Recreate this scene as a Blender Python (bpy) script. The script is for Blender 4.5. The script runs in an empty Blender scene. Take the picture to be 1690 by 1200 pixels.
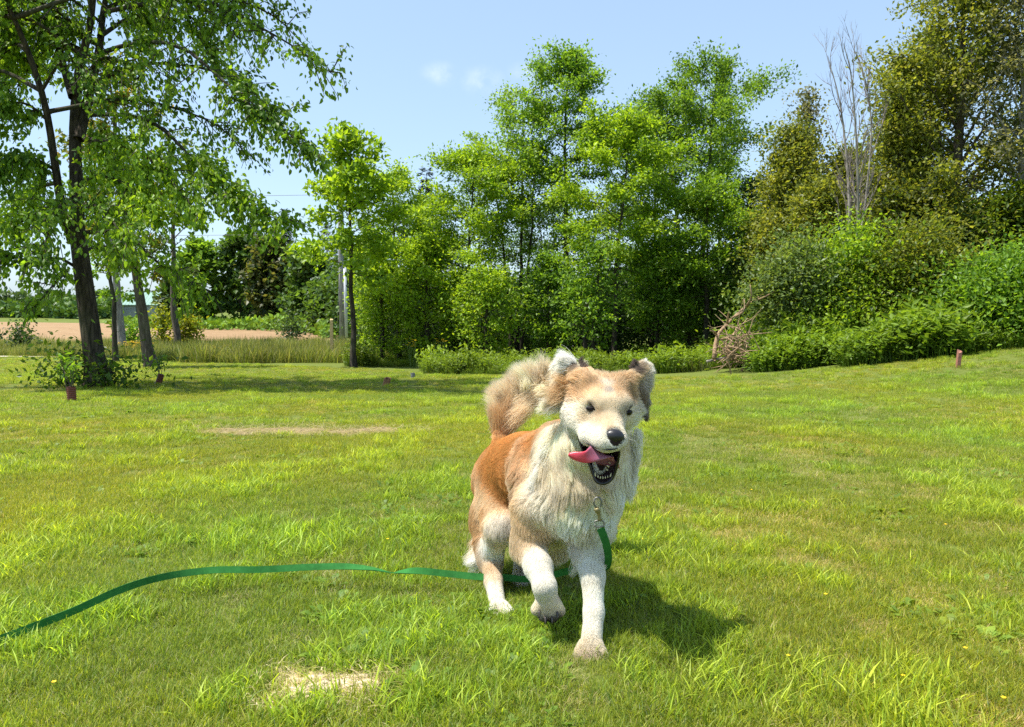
import bpy, math, random
import numpy as np
from mathutils import Vector, Matrix, kdtree

random.seed(7)
RNG = np.random.default_rng(11)
SC = bpy.context.scene
COL = SC.collection

# ------------------------------------------------------------------ camera
FPX = 1300.0            # focal length in pixels of the 1690 x 1200 photograph
CAM_H = 0.90
PITCH = math.atan(95.0 / FPX)
cam_data = bpy.data.cameras.new('camera')
cam_data.sensor_width = 36.0
cam_data.sensor_fit = 'HORIZONTAL'
cam_data.lens = 36.0 * FPX / 1690.0
cam_data.clip_start = 0.05
cam_data.clip_end = 9000.0
camera = bpy.data.objects.new('camera', cam_data)
COL.objects.link(camera)
camera.location = (0.0, 0.0, CAM_H)
camera.rotation_euler = (math.pi / 2 - PITCH, 0.0, 0.0)
SC.camera = camera

# ------------------------------------------------------------------ sky, sun, exposure
SUN_EL = math.radians(67.0)
SUN_TRAVEL = Vector((0.98, 0.12, 0.0)).normalized()          # shadows fall to the right
SUN_DIR = Vector((-SUN_TRAVEL.x * math.cos(SUN_EL), -SUN_TRAVEL.y * math.cos(SUN_EL), math.sin(SUN_EL)))
world = bpy.data.worlds.new('World')
SC.world = world
world.use_nodes = True
wn, wl = world.node_tree.nodes, world.node_tree.links
wn.clear()
w_out = wn.new('ShaderNodeOutputWorld')
w_bg = wn.new('ShaderNodeBackground')
w_sky = wn.new('ShaderNodeTexSky')
w_sky.sky_type = 'NISHITA'
w_sky.sun_disc = False
w_sky.sun_elevation = SUN_EL
w_sky.sun_rotation = math.atan2(SUN_DIR.x, SUN_DIR.y)
w_sky.altitude = 100.0
w_sky.air_density = 1.0
w_sky.dust_density = 1.0
w_sky.ozone_density = 1.5
w_bg.inputs['Strength'].default_value = 0.130
# a few faint puffs of cloud, as directions on the sky
w_tc = wn.new('ShaderNodeTexCoord')
def cloud_dir(px, py):
    u, v = (px - 845) / FPX, (600 - py) / FPX
    d = Vector((u, math.cos(PITCH) + v * math.sin(PITCH), -math.sin(PITCH) + v * math.cos(PITCH)))
    return d.normalized()
w_noise = wn.new('ShaderNodeTexNoise')
w_noise.inputs['Scale'].default_value = 26.0
w_noise.inputs['Detail'].default_value = 5.0
w_noise.inputs['Roughness'].default_value = 0.6
wl.new(w_tc.outputs['Generated'], w_noise.inputs['Vector'])
acc = None
for (cx, cy, rad) in ((727, 122, 0.030), (795, 134, 0.036), (866, 119, 0.026), (1010, -160, 0.06), (300, -260, 0.08), (-400, 120, 0.06), (2100, 60, 0.06)):
    dn = wn.new('ShaderNodeVectorMath'); dn.operation = 'DISTANCE'
    mp = wn.new('ShaderNodeVectorMath'); mp.operation = 'MULTIPLY'
    mp.inputs[1].default_value = (1.0, 1.0, 1.7)
    wl.new(w_tc.outputs['Generated'], mp.inputs[0])
    cd = cloud_dir(cx, cy)
    wl.new(mp.outputs[0], dn.inputs[0]); dn.inputs[1].default_value = (cd.x, cd.y, cd.z * 1.7)
    mr = wn.new('ShaderNodeMapRange'); mr.interpolation_type = 'SMOOTHSTEP'
    mr.inputs['From Min'].default_value = rad; mr.inputs['From Max'].default_value = rad * 0.1
    wl.new(dn.outputs['Value'], mr.inputs['Value'])
    if acc is None:
        acc = mr.outputs[0]
    else:
        mx = wn.new('ShaderNodeMath'); mx.operation = 'MAXIMUM'
        wl.new(acc, mx.inputs[0]); wl.new(mr.outputs[0], mx.inputs[1]); acc = mx.outputs[0]
w_th = wn.new('ShaderNodeMapRange'); w_th.interpolation_type = 'SMOOTHSTEP'
w_th.inputs['From Min'].default_value = 0.36; w_th.inputs['From Max'].default_value = 0.68
wl.new(w_noise.outputs[0], w_th.inputs['Value'])
w_mul = wn.new('ShaderNodeMath'); w_mul.operation = 'MULTIPLY'
wl.new(acc, w_mul.inputs[0]); wl.new(w_th.outputs[0], w_mul.inputs[1])
w_mul2 = wn.new('ShaderNodeMath'); w_mul2.operation = 'MULTIPLY'
wl.new(w_mul.outputs[0], w_mul2.inputs[0]); w_mul2.inputs[1].default_value = 0.42
w_mix = wn.new('ShaderNodeMix'); w_mix.data_type = 'RGBA'
wl.new(w_mul2.outputs[0], w_mix.inputs['Factor'])
wl.new(w_sky.outputs[0], w_mix.inputs[6])
w_mix.inputs[7].default_value = (6.6, 6.4, 6.7, 1.0)
w_hs = wn.new('ShaderNodeHueSaturation'); w_hs.inputs['Saturation'].default_value = 0.84      # summer haze pales the blue
w_hz = wn.new('ShaderNodeMix'); w_hz.data_type = 'RGBA'; w_hz.inputs[0].default_value = 0.50; w_hz.inputs[7].default_value = (1.75, 2.6, 3.75, 1.0)     # thin even haze
wl.new(w_mix.outputs[2], w_hz.inputs[6]); wl.new(w_hz.outputs[2], w_hs.inputs['Color']); w_tn = wn.new('ShaderNodeMix'); w_tn.data_type = 'RGBA'; w_tn.blend_type = 'MULTIPLY'; w_tn.inputs[0].default_value = 1.0; w_tn.inputs[7].default_value = (0.94, 1.0, 1.03, 1.0)
wl.new(w_hs.outputs[0], w_tn.inputs[6]); wl.new(w_tn.outputs[2], w_bg.inputs['Color'])
wl.new(w_bg.outputs[0], w_out.inputs['Surface'])

sun_data = bpy.data.lights.new('sun', 'SUN')
sun_data.energy = 4.3
sun_data.angle = math.radians(0.55)
sun_data.color = (1.0, 0.95, 0.86)
sun = bpy.data.objects.new('sun', sun_data)
COL.objects.link(sun)
sun.location = SUN_DIR * 40
sun.rotation_euler = (-SUN_DIR).to_track_quat('-Z', 'Y').to_euler()

SC.view_settings.view_transform = 'Standard'
SC.view_settings.look = 'None'
SC.view_settings.exposure = 0.95
SC.view_settings.gamma = 1.0
SC.view_settings.use_curve_mapping = False
SC.cycles.use_denoising = False
SC.cycles.max_bounces = 7
SC.cycles.diffuse_bounces = 4
SC.cycles.glossy_bounces = 2
SC.cycles.transmission_bounces = 4
SC.cycles.transparent_max_bounces = 6
SC.cycles.caustics_reflective = False
SC.cycles.caustics_refractive = False

# ------------------------------------------------------------------ helpers
def ray(px, py):
    u, v = (px - 845) / FPX, (600 - py) / FPX
    return np.array((u, math.cos(PITCH) + v * math.sin(PITCH), -math.sin(PITCH) + v * math.cos(PITCH)))

def P(px, py, Y):
    """Point of the place seen at a photo pixel, Y metres in front of the camera."""
    d = ray(px, py)
    return np.array((0.0, 0.0, CAM_H)) + d * (Y / d[1])

_py = np.arange(-60.0, 700.0, 0.25)
_pz = np.interp(_py, [-60, 0, 3, 6, 13, 25, 32, 60, 120, 250, 700], [0, 0, 0, -.08, -.42, -.98, -1.25, -1.95, -2.1, -2.2, -2.2])
_pz = np.convolve(np.pad(_pz, 8, mode='edge'), np.ones(17) / 17.0, mode='valid')

def gz(x, y):
    """Height of the ground: level near the camera, falling away, rising to the right."""
    x = np.asarray(x, float); y = np.asarray(y, float)
    z = np.interp(y, _py, _pz)
    s = np.clip((y - 4.0) / 9.0, 0, 1); s = s * s * (3 - 2 * s)
    far = 1.0 - np.clip((y - 60.0) / 120.0, 0, 1)
    z = z + 0.115 * s * far * np.logaddexp(0, (np.minimum(x, 30.0) - 3.6) * 1.2) / 1.2
    near = np.exp(-np.maximum(y, 0) / 60.0)
    z = z + near * (0.012 * np.sin(x * 1.3 + 0.7) * np.sin(y * 1.1 + 0.3) + 0.008 * np.sin(x * 2.9 + y * 2.3) + 0.006 * np.sin(y * 4.1 - x * 3.3))
    return z

def G(px, py):
    """Ground point seen at a photo pixel."""
    d = ray(px, py)
    t = np.geomspace(0.8, 600, 6000)
    X, Y, Z = d[0] * t, d[1] * t, CAM_H + d[2] * t
    k = np.nonzero(Z <= gz(X, Y))[0]
    k = k[0] if len(k) else -1
    return np.array((X[k], Y[k], float(gz(X[k], Y[k]))))

def at(px, d):
    """Ground point in the photo column px, d metres in front."""
    x = (px - 845) / FPX * d
    return np.array((x, d, float(gz(x, d))))

def tag(o, label=None, cat=None, group=None, kind=None):
    if label: o['label'] = label
    if cat: o['category'] = cat
    if group: o['group'] = group
    if kind: o['kind'] = kind
    return o

def empty(name, loc, label, cat, group=None):
    o = bpy.data.objects.new(name, None)
    o.empty_display_size = 0.2
    COL.objects.link(o)
    o.location = Vector([float(v) for v in loc])
    return tag(o, label, cat, group)

def link(name, me, parent=None):
    o = bpy.data.objects.new(name, me)
    COL.objects.link(o)
    if parent is not None:
        o.parent = parent
        w = parent.location.copy() if parent.parent is None else parent.location + parent.parent.location
        o.location = -w                  # geometry is given in place; empties are not rotated
    return o

def mesh(name, V, F, mat=None, smooth=True, col=None, mi=None):
    """Mesh from vertices and a list of face arrays (tris and/or quads)."""
    V = np.asarray(V, np.float32)
    if not isinstance(F, (list, tuple)): F = [F]
    F = [np.asarray(f, np.int32) for f in F if len(f)]
    me = bpy.data.meshes.new(name)
    me.vertices.add(len(V)); me.vertices.foreach_set('co', V.ravel())
    loops = np.concatenate([f.ravel() for f in F])
    tot = np.concatenate([np.full(len(f), f.shape[1], np.int32) for f in F])
    start = np.concatenate([[0], np.cumsum(tot)[:-1]]).astype(np.int32)
    me.loops.add(len(loops)); me.loops.foreach_set('vertex_index', loops)
    me.polygons.add(len(tot)); me.polygons.foreach_set('loop_start', start); me.polygons.foreach_set('loop_total', tot)
    if mi is not None: me.polygons.foreach_set('material_index', np.asarray(mi, np.int32))
    me.polygons.foreach_set('use_smooth', np.full(len(tot), bool(smooth)))
    me.update(calc_edges=True)
    if col is not None:
        a = me.attributes.new('tone', 'FLOAT_COLOR', 'POINT')
        c = np.ones((len(V), 4), np.float32); c[:, :3] = col
        a.data.foreach_set('color', c.ravel())
    if mat is not None:
        for m in (mat if isinstance(mat, (list, tuple)) else [mat]): me.materials.append(m)
    return me

def norm(v):
    v = np.asarray(v, float)
    return v / np.maximum(np.linalg.norm(v, axis=-1, keepdims=True), 1e-9)

def tubes(lines, sides=6, cap=True):
    """lines: list of (points Nx3, radii N). Returns V, [quads, tris]."""
    Vs, Qs, Ts, off = [], [], [], 0
    ang = np.linspace(0, 2 * np.pi, sides, endpoint=False)
    ca, sa = np.cos(ang), np.sin(ang)
    for pts, rad in lines:
        pts = np.asarray(pts, float); rad = np.asarray(rad, float); n = len(pts)
        T = norm(np.gradient(pts, axis=0))
        ref = np.array((0.0, 0.0, 1.0)) if abs(T[:, 2]).mean() < 0.8 else np.array((1.0, 0.0, 0.0))
        A = norm(np.cross(T, ref)); B = np.cross(T, A)
        R = pts[:, None, :] + rad[:, None, None] * (ca[None, :, None] * A[:, None, :] + sa[None, :, None] * B[:, None, :])
        Vs.append(R.reshape(-1, 3))
        i = np.arange(n - 1)[:, None] * sides; j = np.arange(sides)[None, :]; j2 = (j + 1) % sides
        Qs.append((off + np.stack([i + j, i + j2, i + sides + j2, i + sides + j], -1)).reshape(-1, 4))
        m = n * sides
        if cap:
            Vs.append(pts[[0, -1]])
            jj = np.arange(sides); j3 = (jj + 1) % sides
            Ts.append(off + np.stack([np.full(sides, m), j3, jj], -1))
            Ts.append(off + np.stack([np.full(sides, m + 1), (n - 1) * sides + jj, (n - 1) * sides + j3], -1))
            m += 2
        off += m
    return np.concatenate(Vs), [np.concatenate(Qs)] + ([np.concatenate(Ts)] if Ts else [])

def smooth_line(pts, n):
    """Catmull-Rom through points, n samples."""
    p = np.asarray(pts, float)
    if len(p) == 2: 
        t = np.linspace(0, 1, n)[:, None]; return p[0] * (1 - t) + p[1] * t
    q = np.vstack([2 * p[0] - p[1], p, 2 * p[-1] - p[-2]])
    u = np.linspace(0, len(p) - 1 - 1e-6, n); i = u.astype(int); f = (u - i)[:, None]
    a, b, c, d = q[i], q[i + 1], q[i + 2], q[i + 3]
    return 0.5 * (2 * b + (c - a) * f + (2 * a - 5 * b + 4 * c - d) * f ** 2 + (3 * b - a - 3 * c + d) * f ** 3)

def box_mesh(lo, hi):
    x0, y0, z0 = lo; x1, y1, z1 = hi
    V = [(x0, y0, z0), (x1, y0, z0), (x1, y1, z0), (x0, y1, z0), (x0, y0, z1), (x1, y0, z1), (x1, y1, z1), (x0, y1, z1)]
    F = [(0, 3, 2, 1), (4, 5, 6, 7), (0, 1, 5, 4), (1, 2, 6, 5), (2, 3, 7, 6), (3, 0, 4, 7)]
    return np.array(V, float), np.array(F)

# ------------------------------------------------------------------ materials
def new_mat(name):
    m = bpy.data.materials.new(name); m.use_nodes = True
    nt = m.node_tree; nt.nodes.clear()
    out = nt.nodes.new('ShaderNodeOutputMaterial')
    return m, nt.nodes, nt.links, out

def N(nodes, kind, **kw):
    n = nodes.new(kind)
    for k, v in kw.items():
        if k in ('op',): n.operation = v
        else: n.inputs[k].default_value = v
    return n

def ramp(nodes, stops):
    r = nodes.new('ShaderNodeValToRGB')
    e = r.color_ramp.elements
    while len(e) < len(stops): e.new(0.5)
    for el, (p, c) in zip(e, stops):
        el.position = p; el.color = (*c, 1.0)
    return r

def plain(name, color, rough=0.6, metal=0.0, spec=0.4, bump=0.0, scale=30.0, var=0.12):
    m, n, l, out = new_mat(name)
    b = N(n, 'ShaderNodeBsdfPrincipled', Roughness=rough, Metallic=metal)
    b.inputs['Specular IOR Level'].default_value = spec
    tc = n.new('ShaderNodeTexCoord')
    t = N(n, 'ShaderNodeTexNoise', Scale=scale, Detail=4.0); l.new(tc.outputs['Object'], t.inputs['Vector'])
    c = np.array(color)
    r = ramp(n, [(0.3, tuple(c * (1 - var))), (0.7, tuple(np.minimum(c * (1 + var), 1.0)))])
    l.new(t.outputs[0], r.inputs[0]); l.new(r.outputs[0], b.inputs['Base Color'])
    if bump:
        bp = N(n, 'ShaderNodeBump', Strength=bump, Distance=0.01); l.new(t.outputs[0], bp.inputs['Height']); l.new(bp.outputs[0], b.inputs['Normal'])
    l.new(b.outputs[0], out.inputs[0])
    return m

def leaf_mat(name, trans=0.40, gloss=0.35, rough=0.45, gain=1.0):
    """Leaves: the colour of each leaf is its 'tone'; light passes through the blade."""
    m, n, l, out = new_mat(name)
    a = n.new('ShaderNodeAttribute'); a.attribute_name = 'tone'
    b = N(n, 'ShaderNodeBsdfPrincipled', Roughness=rough); b.inputs['Specular IOR Level'].default_value = gloss
    t = n.new('ShaderNodeBsdfTranslucent')
    hs = N(n, 'ShaderNodeMix'); hs.data_type = 'RGBA'; hs.blend_type = 'MULTIPLY'; hs.inputs[0].default_value = 1.0
    hs.inputs[7].default_value = (1.9, 1.75, 0.75, 1.0)
    l.new(a.outputs['Color'], b.inputs['Base Color']); l.new(a.outputs['Color'], hs.inputs[6]); l.new(hs.outputs[2], t.inputs['Color'])
    mx = n.new('ShaderNodeMixShader'); mx.inputs[0].default_value = trans
    l.new(b.outputs[0], mx.inputs[1]); l.new(t.outputs[0], mx.inputs[2]); l.new(mx.outputs[0], out.inputs[0])
    return m

def bark_mat(name, c0, c1, scale=8.0, bump=0.6):
    m, n, l, out = new_mat(name)
    tc = n.new('ShaderNodeTexCoord')
    mp = n.new('ShaderNodeMapping'); mp.inputs['Scale'].default_value = (1, 1, 0.16); l.new(tc.outputs['Object'], mp.inputs[0])
    t = N(n, 'ShaderNodeTexNoise', Scale=scale * 2.2, Detail=6.0, Roughness=0.65); l.new(mp.outputs[0], t.inputs['Vector'])
    v = N(n, 'ShaderNodeTexVoronoi', Scale=scale * 1.6); v.feature = 'DISTANCE_TO_EDGE'; l.new(mp.outputs[0], v.inputs['Vector'])
    t2 = N(n, 'ShaderNodeTexNoise', Scale=1.3, Detail=3.0); l.new(tc.outputs['Object'], t2.inputs['Vector'])
    ad = N(n, 'ShaderNodeMath', op='MULTIPLY_ADD'); l.new(v.outputs[0], ad.inputs[0]); ad.inputs[1].default_value = 0.9; l.new(t.outputs[0], ad.inputs[2])
    r = ramp(n, [(0.35, c0), (0.85, c1)]); l.new(ad.outputs[0], r.inputs[0])
    mo = N(n, 'ShaderNodeMix'); mo.data_type = 'RGBA'
    r2 = ramp(n, [(0.52, (0, 0, 0)), (0.7, (0.35, 0.35, 0.35))]); l.new(t2.outputs[0], r2.inputs[0])
    l.new(r2.outputs[0], mo.inputs[0]); l.new(r.outputs[0], mo.inputs[6]); mo.inputs[7].default_value = (0.10, 0.12, 0.055, 1)
    b = N(n, 'ShaderNodeBsdfPrincipled', Roughness=0.9); b.inputs['Specular IOR Level'].default_value = 0.15
    l.new(mo.outputs[2], b.inputs['Base Color'])
    bp = N(n, 'ShaderNodeBump', Strength=bump, Distance=0.03); l.new(ad.outputs[0], bp.inputs['Height']); l.new(bp.outputs[0], b.inputs['Normal'])
    l.new(b.outputs[0], out.inputs[0])
    return m
# ------------------------------------------------------------------ ground
def ground_mat():
    m, n, l, out = new_mat('lawn_soil')
    tc = n.new('ShaderNodeTexCoord')
    big = N(n, 'ShaderNodeTexNoise', Scale=0.35, Detail=4.0); l.new(tc.outputs['Object'], big.inputs['Vector'])
    fine = N(n, 'ShaderNodeTexNoise', Scale=22.0, Detail=8.0, Roughness=0.7); l.new(tc.outputs['Object'], fine.inputs['Vector'])
    r1 = ramp(n, [(0.28, (0.05, 0.06, 0.015)), (0.5, (0.13, 0.15, 0.03)), (0.72, (0.26, 0.23, 0.09))]); l.new(fine.outputs[0], r1.inputs[0])
    r2 = ramp(n, [(0.35, (0.09, 0.14, 0.022)), (0.65, (0.14, 0.185, 0.035))]); l.new(big.outputs[0], r2.inputs[0])
    mx = N(n, 'ShaderNodeMix'); mx.data_type = 'RGBA'; mx.inputs[0].default_value = 0.5
    l.new(r1.outputs[0], mx.inputs[6]); l.new(r2.outputs[0], mx.inputs[7])
    b = N(n, 'ShaderNodeBsdfPrincipled', Roughness=0.95); b.inputs['Specular IOR Level'].default_value = 0.1
    bp = N(n, 'ShaderNodeBump', Strength=0.7, Distance=0.03); l.new(fine.outputs[0], bp.inputs['Height'])
    l.new(bp.outputs[0], b.inputs['Normal']); l.new(mx.outputs[2], b.inputs['Base Color']); l.new(b.outputs[0], out.inputs[0])
    return m

def grid_sheet(xs, ys, lift=0.0, mask=None):
    X, Y = np.meshgrid(xs, ys)
    Z = gz(X, Y) + lift
    V = np.stack([X, Y, Z], -1).reshape(-1, 3)
    nx, ny = len(xs), len(ys)
    i = (np.arange(ny - 1)[:, None] * nx + np.arange(nx - 1)[None, :]).ravel()
    F = np.stack([i, i + 1, i + nx + 1, i + nx], -1)
    return V, F

xs = np.concatenate([-np.geomspace(40, 4000, 22)[::-1], np.linspace(-38, 38, 229), np.geomspace(40, 4000, 22)])
ys = np.concatenate([-np.geomspace(4, 400, 14)[::-1], np.linspace(-3, 36, 196), np.geomspace(37, 6000, 60)])
V, F = grid_sheet(xs, ys)
tag(link('ground', mesh('ground', V, F, ground_mat())), 'mown lawn ground falling gently away from the camera', None, None, 'structure')

def quad_sheet(c00, c10, c11, c01, nu, nv, lift):
    """Sheet over the ground between four ground points."""
    u, v = np.meshgrid(np.linspace(0, 1, nu), np.linspace(0, 1, nv))
    u, v = u[..., None], v[..., None]
    p = (np.array(c00)[:2] * (1 - u) + np.array(c10)[:2] * u) * (1 - v) + (np.array(c01)[:2] * (1 - u) + np.array(c11)[:2] * u) * v
    Z = gz(p[..., 0], p[..., 1]) + lift
    Vq = np.concatenate([p, Z[..., None]], -1).reshape(-1, 3)
    i = (np.arange(nv - 1)[:, None] * nu + np.arange(nu - 1)[None, :]).ravel()
    return Vq, np.stack([i, i + 1, i + nu + 1, i + nu], -1)

# brown ploughed field beyond the meadow
def field_mat():
    m, n, l, out = new_mat('ploughed_earth')
    tc = n.new('ShaderNodeTexCoord')
    mp = n.new('ShaderNodeMapping'); mp.inputs['Scale'].default_value = (0.25, 1, 1); mp.inputs['Rotation'].default_value = (0, 0, 0.25); l.new(tc.outputs['Object'], mp.inputs[0])
    t = N(n, 'ShaderNodeTexNoise', Scale=1.6, Detail=8.0, Roughness=0.75); l.new(mp.outputs[0], t.inputs['Vector'])
    r = ramp(n, [(0.3, (0.20, 0.125, 0.065)), (0.5, (0.31, 0.20, 0.11)), (0.62, (0.38, 0.27, 0.15)), (0.74, (0.25, 0.26, 0.09))]); l.new(t.outputs[0], r.inputs[0])
    b = N(n, 'ShaderNodeBsdfPrincipled', Roughness=0.95); b.inputs['Specular IOR Level'].default_value = 0.1
    bp = N(n, 'ShaderNodeBump', Strength=0.8, Distance=0.2); l.new(t.outputs[0], bp.inputs['Height']); l.new(bp.outputs[0], b.inputs['Normal'])
    l.new(r.outputs[0], b.inputs['Base Color']); l.new(b.outputs[0], out.inputs[0])
    return m
V, F = quad_sheet((-60, 45), (-12.5, 46), (-20, 112), (-215, 205), 90, 50, 0.03)
tag(link('field', mesh('field', V, F, field_mat())), 'brown ploughed field beyond the meadow', None, None, 'structure')

# pale gravel track at the far edge of the lawn
V, F = quad_sheet((-60, 33.2), (-15.5, 34.2), (-15.5, 35.1), (-60, 34.4), 60, 4, 0.012)
tag(link('gravel_path', mesh('gravel_path', V, F, plain('gravel', (0.52, 0.47, 0.38), 0.95, bump=0.5, scale=9, var=0.25))), 'pale gravel track along the far edge of the lawn', None, None, 'structure')

# ------------------------------------------------------------------ scattering (grass only)
def blade_set(n, rad, h0, h1, w0, w1, lean, seed, cols, segs=3, stem=False):
    """n curved blades in a clump of radius rad; returns V, tris, colours."""
    g = np.random.default_rng(seed)
    a = g.uniform(0, 2 * np.pi, n); r = rad * np.sqrt(g.uniform(0, 1, n))
    base = np.stack([r * np.cos(a), r * np.sin(a), np.full(n, -0.006)], -1)
    h = g.uniform(h0, h1, n); w = g.uniform(w0, w1, n)
    az = g.uniform(0, 2 * np.pi, n); ln = g.uniform(0.15, 1.0, n) * lean
    d = np.stack([np.cos(az), np.sin(az), np.zeros(n)], -1)
    sd = np.stack([-np.sin(az + g.normal(0, .5, n)), np.cos(az + g.normal(0, .5, n)), np.zeros(n)], -1)
    Vs = []
    ts = np.linspace(0, 1, segs + 1)
    for k, t in enumerate(ts):
        c = base + d * (ln * h * t ** 1.7)[:, None] * 1.0 + np.array((0, 0, 1.0)) * (h * (t - 0.32 * ln * t ** 2.4))[:, None]
        ww = w * (1 - t ** 2.2) * (0.75 + 0.25 * math.sin(t * 3.1)) 
        if k < segs:
            Vs += [c - sd * ww[:, None] / 2, c + sd * ww[:, None] / 2]
        else:
            Vs.append(c)
    m = len(Vs)
    V = np.stack(Vs, 1).reshape(-1, 3)
    o = np.arange(n)[:, None] * m
    tri = []
    for k in range(segs - 1):
        b = 2 * k
        tri += [o + np.array([b, b + 1, b + 3]), o + np.array([b, b + 3, b + 2])]
    b = 2 * (segs - 1)
    tri.append(o + np.array([b, b + 1, b + 2]))
    cols = np.asarray(cols, float)
    ci = cols[g.integers(0, len(cols), n)] * g.uniform(0.62, 1.32, (n, 1))
    C = np.repeat(ci, m, 0)
    return V, np.concatenate(tri), C

def join_sets(sets):
    Vs, Fs, Cs, o = [], [], [], 0
    for V, F, C in sets:
        Vs.append(V); Fs.append(F + o); Cs.append(C); o += len(V)
    return np.concatenate(Vs), np.concatenate(Fs), np.concatenate(Cs)

def broad_leaves(n, rad, L0, L1, W, seed, cols, up=0.5):
    """low rosette of broad lawn-weed leaves."""
    g = np.random.default_rng(seed)
    Vs, Fs, Cs, o = [], [], [], 0
    for k in range(n):
        a = g.uniform(0, 2 * np.pi); L = g.uniform(L0, L1); w = W * L * g.uniform(.8, 1.2)
        d = np.array((math.cos(a), math.sin(a), 0)); s = np.array((-d[1], d[0], 0)); b = d * rad * g.uniform(0, 1)
        e = g.uniform(0.3, 1.0) * up
        pts = []
        for t, ww in ((0, .12), (.35, .8), (.7, .95), (1, 0.0)):
            c = b + d * L * t * math.cos(e) + np.array((0, 0, L * math.sin(e) * t - 0.35 * L * t * t * math.sin(e)))
            pts.append((c, ww * w / 2))
        vv = []
        for c, ww in pts[:-1]:
            vv += [c - s * ww + (0, 0, ww * .4), c + s * ww + (0, 0, ww * .4)]
        vv.append(pts[-1][0])
        Vs.append(np.array(vv)); Fs.append(o + np.array([(0, 1, 3), (0, 3, 2), (2, 3, 5), (2, 5, 4), (4, 5, 6)]))
        c = np.array(cols[g.integers(0, len(cols))]) * g.uniform(.8, 1.2); Cs.append(np.repeat(c[None], 7, 0)); o += 7
    return np.concatenate(Vs), np.concatenate(Fs), np.concatenate(Cs)

def grass_mat(name, trans=0.45):
    m, n, l, out = new_mat(name)
    a = n.new('ShaderNodeAttribute'); a.attribute_name = 'tone'
    it = n.new('ShaderNodeAttribute'); it.attribute_type = 'INSTANCER'; it.attribute_name = 'tint'
    mu = N(n, 'ShaderNodeMix'); mu.data_type = 'RGBA'; mu.blend_type = 'MULTIPLY'; mu.inputs[0].default_value = 1.0
    l.new(a.outputs['Color'], mu.inputs[6]); l.new(it.outputs['Color'], mu.inputs[7])
    b = N(n, 'ShaderNodeBsdfPrincipled', Roughness=0.5); b.inputs['Specular IOR Level'].default_value = 0.35
    t = n.new('ShaderNodeBsdfTranslucent')
    hs = N(n, 'ShaderNodeMix'); hs.data_type = 'RGBA'; hs.blend_type = 'MULTIPLY'; hs.inputs[0].default_value = 1.0
    hs.inputs[7].default_value = (1.7, 1.6, 0.8, 1.0)
    l.new(mu.outputs[2], b.inputs['Base Color']); l.new(mu.outputs[2], hs.inputs[6]); l.new(hs.outputs[2], t.inputs['Color'])
    mx = n.new('ShaderNodeMixShader'); mx.inputs[0].default_value = trans
    l.new(b.outputs[0], mx.inputs[1]); l.new(t.outputs[0], mx.inputs[2]); l.new(mx.outputs[0], out.inputs[0])
    return m

def scatter(name, label, pts, rotz, scale, variant, tint, sources, tilt=None):
    """One object of uncountable tufts: points that carry a tuft each."""
    n = len(pts)
    me = bpy.data.meshes.new(name)
    me.vertices.add(n); me.vertices.foreach_set('co', np.asarray(pts, np.float32).ravel())
    rot = np.zeros((n, 3), np.float32); rot[:, 2] = rotz
    if tilt is not None: rot[:, :2] = tilt
    a = me.attributes.new('rot', 'FLOAT_VECTOR', 'POINT'); a.data.foreach_set('vector', rot.ravel())
    a = me.attributes.new('sca', 'FLOAT', 'POINT'); a.data.foreach_set('value', np.asarray(scale, np.float32))
    a = me.attributes.new('variant', 'INT', 'POINT'); a.data.foreach_set('value', np.asarray(variant, np.int32))
    c = np.ones((n, 4), np.float32); c[:, :3] = tint
    a = me.attributes.new('tint', 'FLOAT_COLOR', 'POINT'); a.data.foreach_set('color', c.ravel())
    o = link(name, me)
    src = bpy.data.collections.new(name + '_sources')
    for k, s in enumerate(sources):
        so = bpy.data.objects.new('%s_tuft.%03d' % (name, k), s); src.objects.link(so)
    ng = bpy.data.node_groups.new(name + '_nodes', 'GeometryNodeTree')
    ng.interface.new_socket('Geometry', in_out='INPUT', socket_type='NodeSocketGeometry')
    ng.interface.new_socket('Geometry', in_out='OUTPUT', socket_type='NodeSocketGeometry')
    nd, lk = ng.nodes, ng.links
    gi, go = nd.new('NodeGroupInput'), nd.new('NodeGroupOutput')
    ci = nd.new('GeometryNodeCollectionInfo'); ci.inputs['Collection'].default_value = src
    ci.inputs['Separate Children'].default_value = True; ci.inputs['Reset Children'].default_value = True
    ip = nd.new('GeometryNodeInstanceOnPoints'); ip.inputs['Pick Instance'].default_value = True
    def attr(nm, dt):
        x = nd.new('GeometryNodeInputNamedAttribute'); x.data_type = dt; x.inputs['Name'].default_value = nm; return x.outputs['Attribute']
    er = nd.new('FunctionNodeEulerToRotation'); lk.new(attr('rot', 'FLOAT_VECTOR'), er.inputs[0])
    lk.new(gi.outputs[0], ip.inputs['Points']); lk.new(ci.outputs[0], ip.inputs['Instance'])
    lk.new(attr('variant', 'INT'), ip.inputs['Instance Index']); lk.new(er.outputs[0], ip.inputs['Rotation']); lk.new(attr('sca', 'FLOAT'), ip.inputs['Scale'])
    lk.new(ip.outputs[0], go.inputs[0])
    md = o.modifiers.new('scatter', 'NODES'); md.node_group = ng
    return tag(o, label, None, None, 'stuff')

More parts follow.
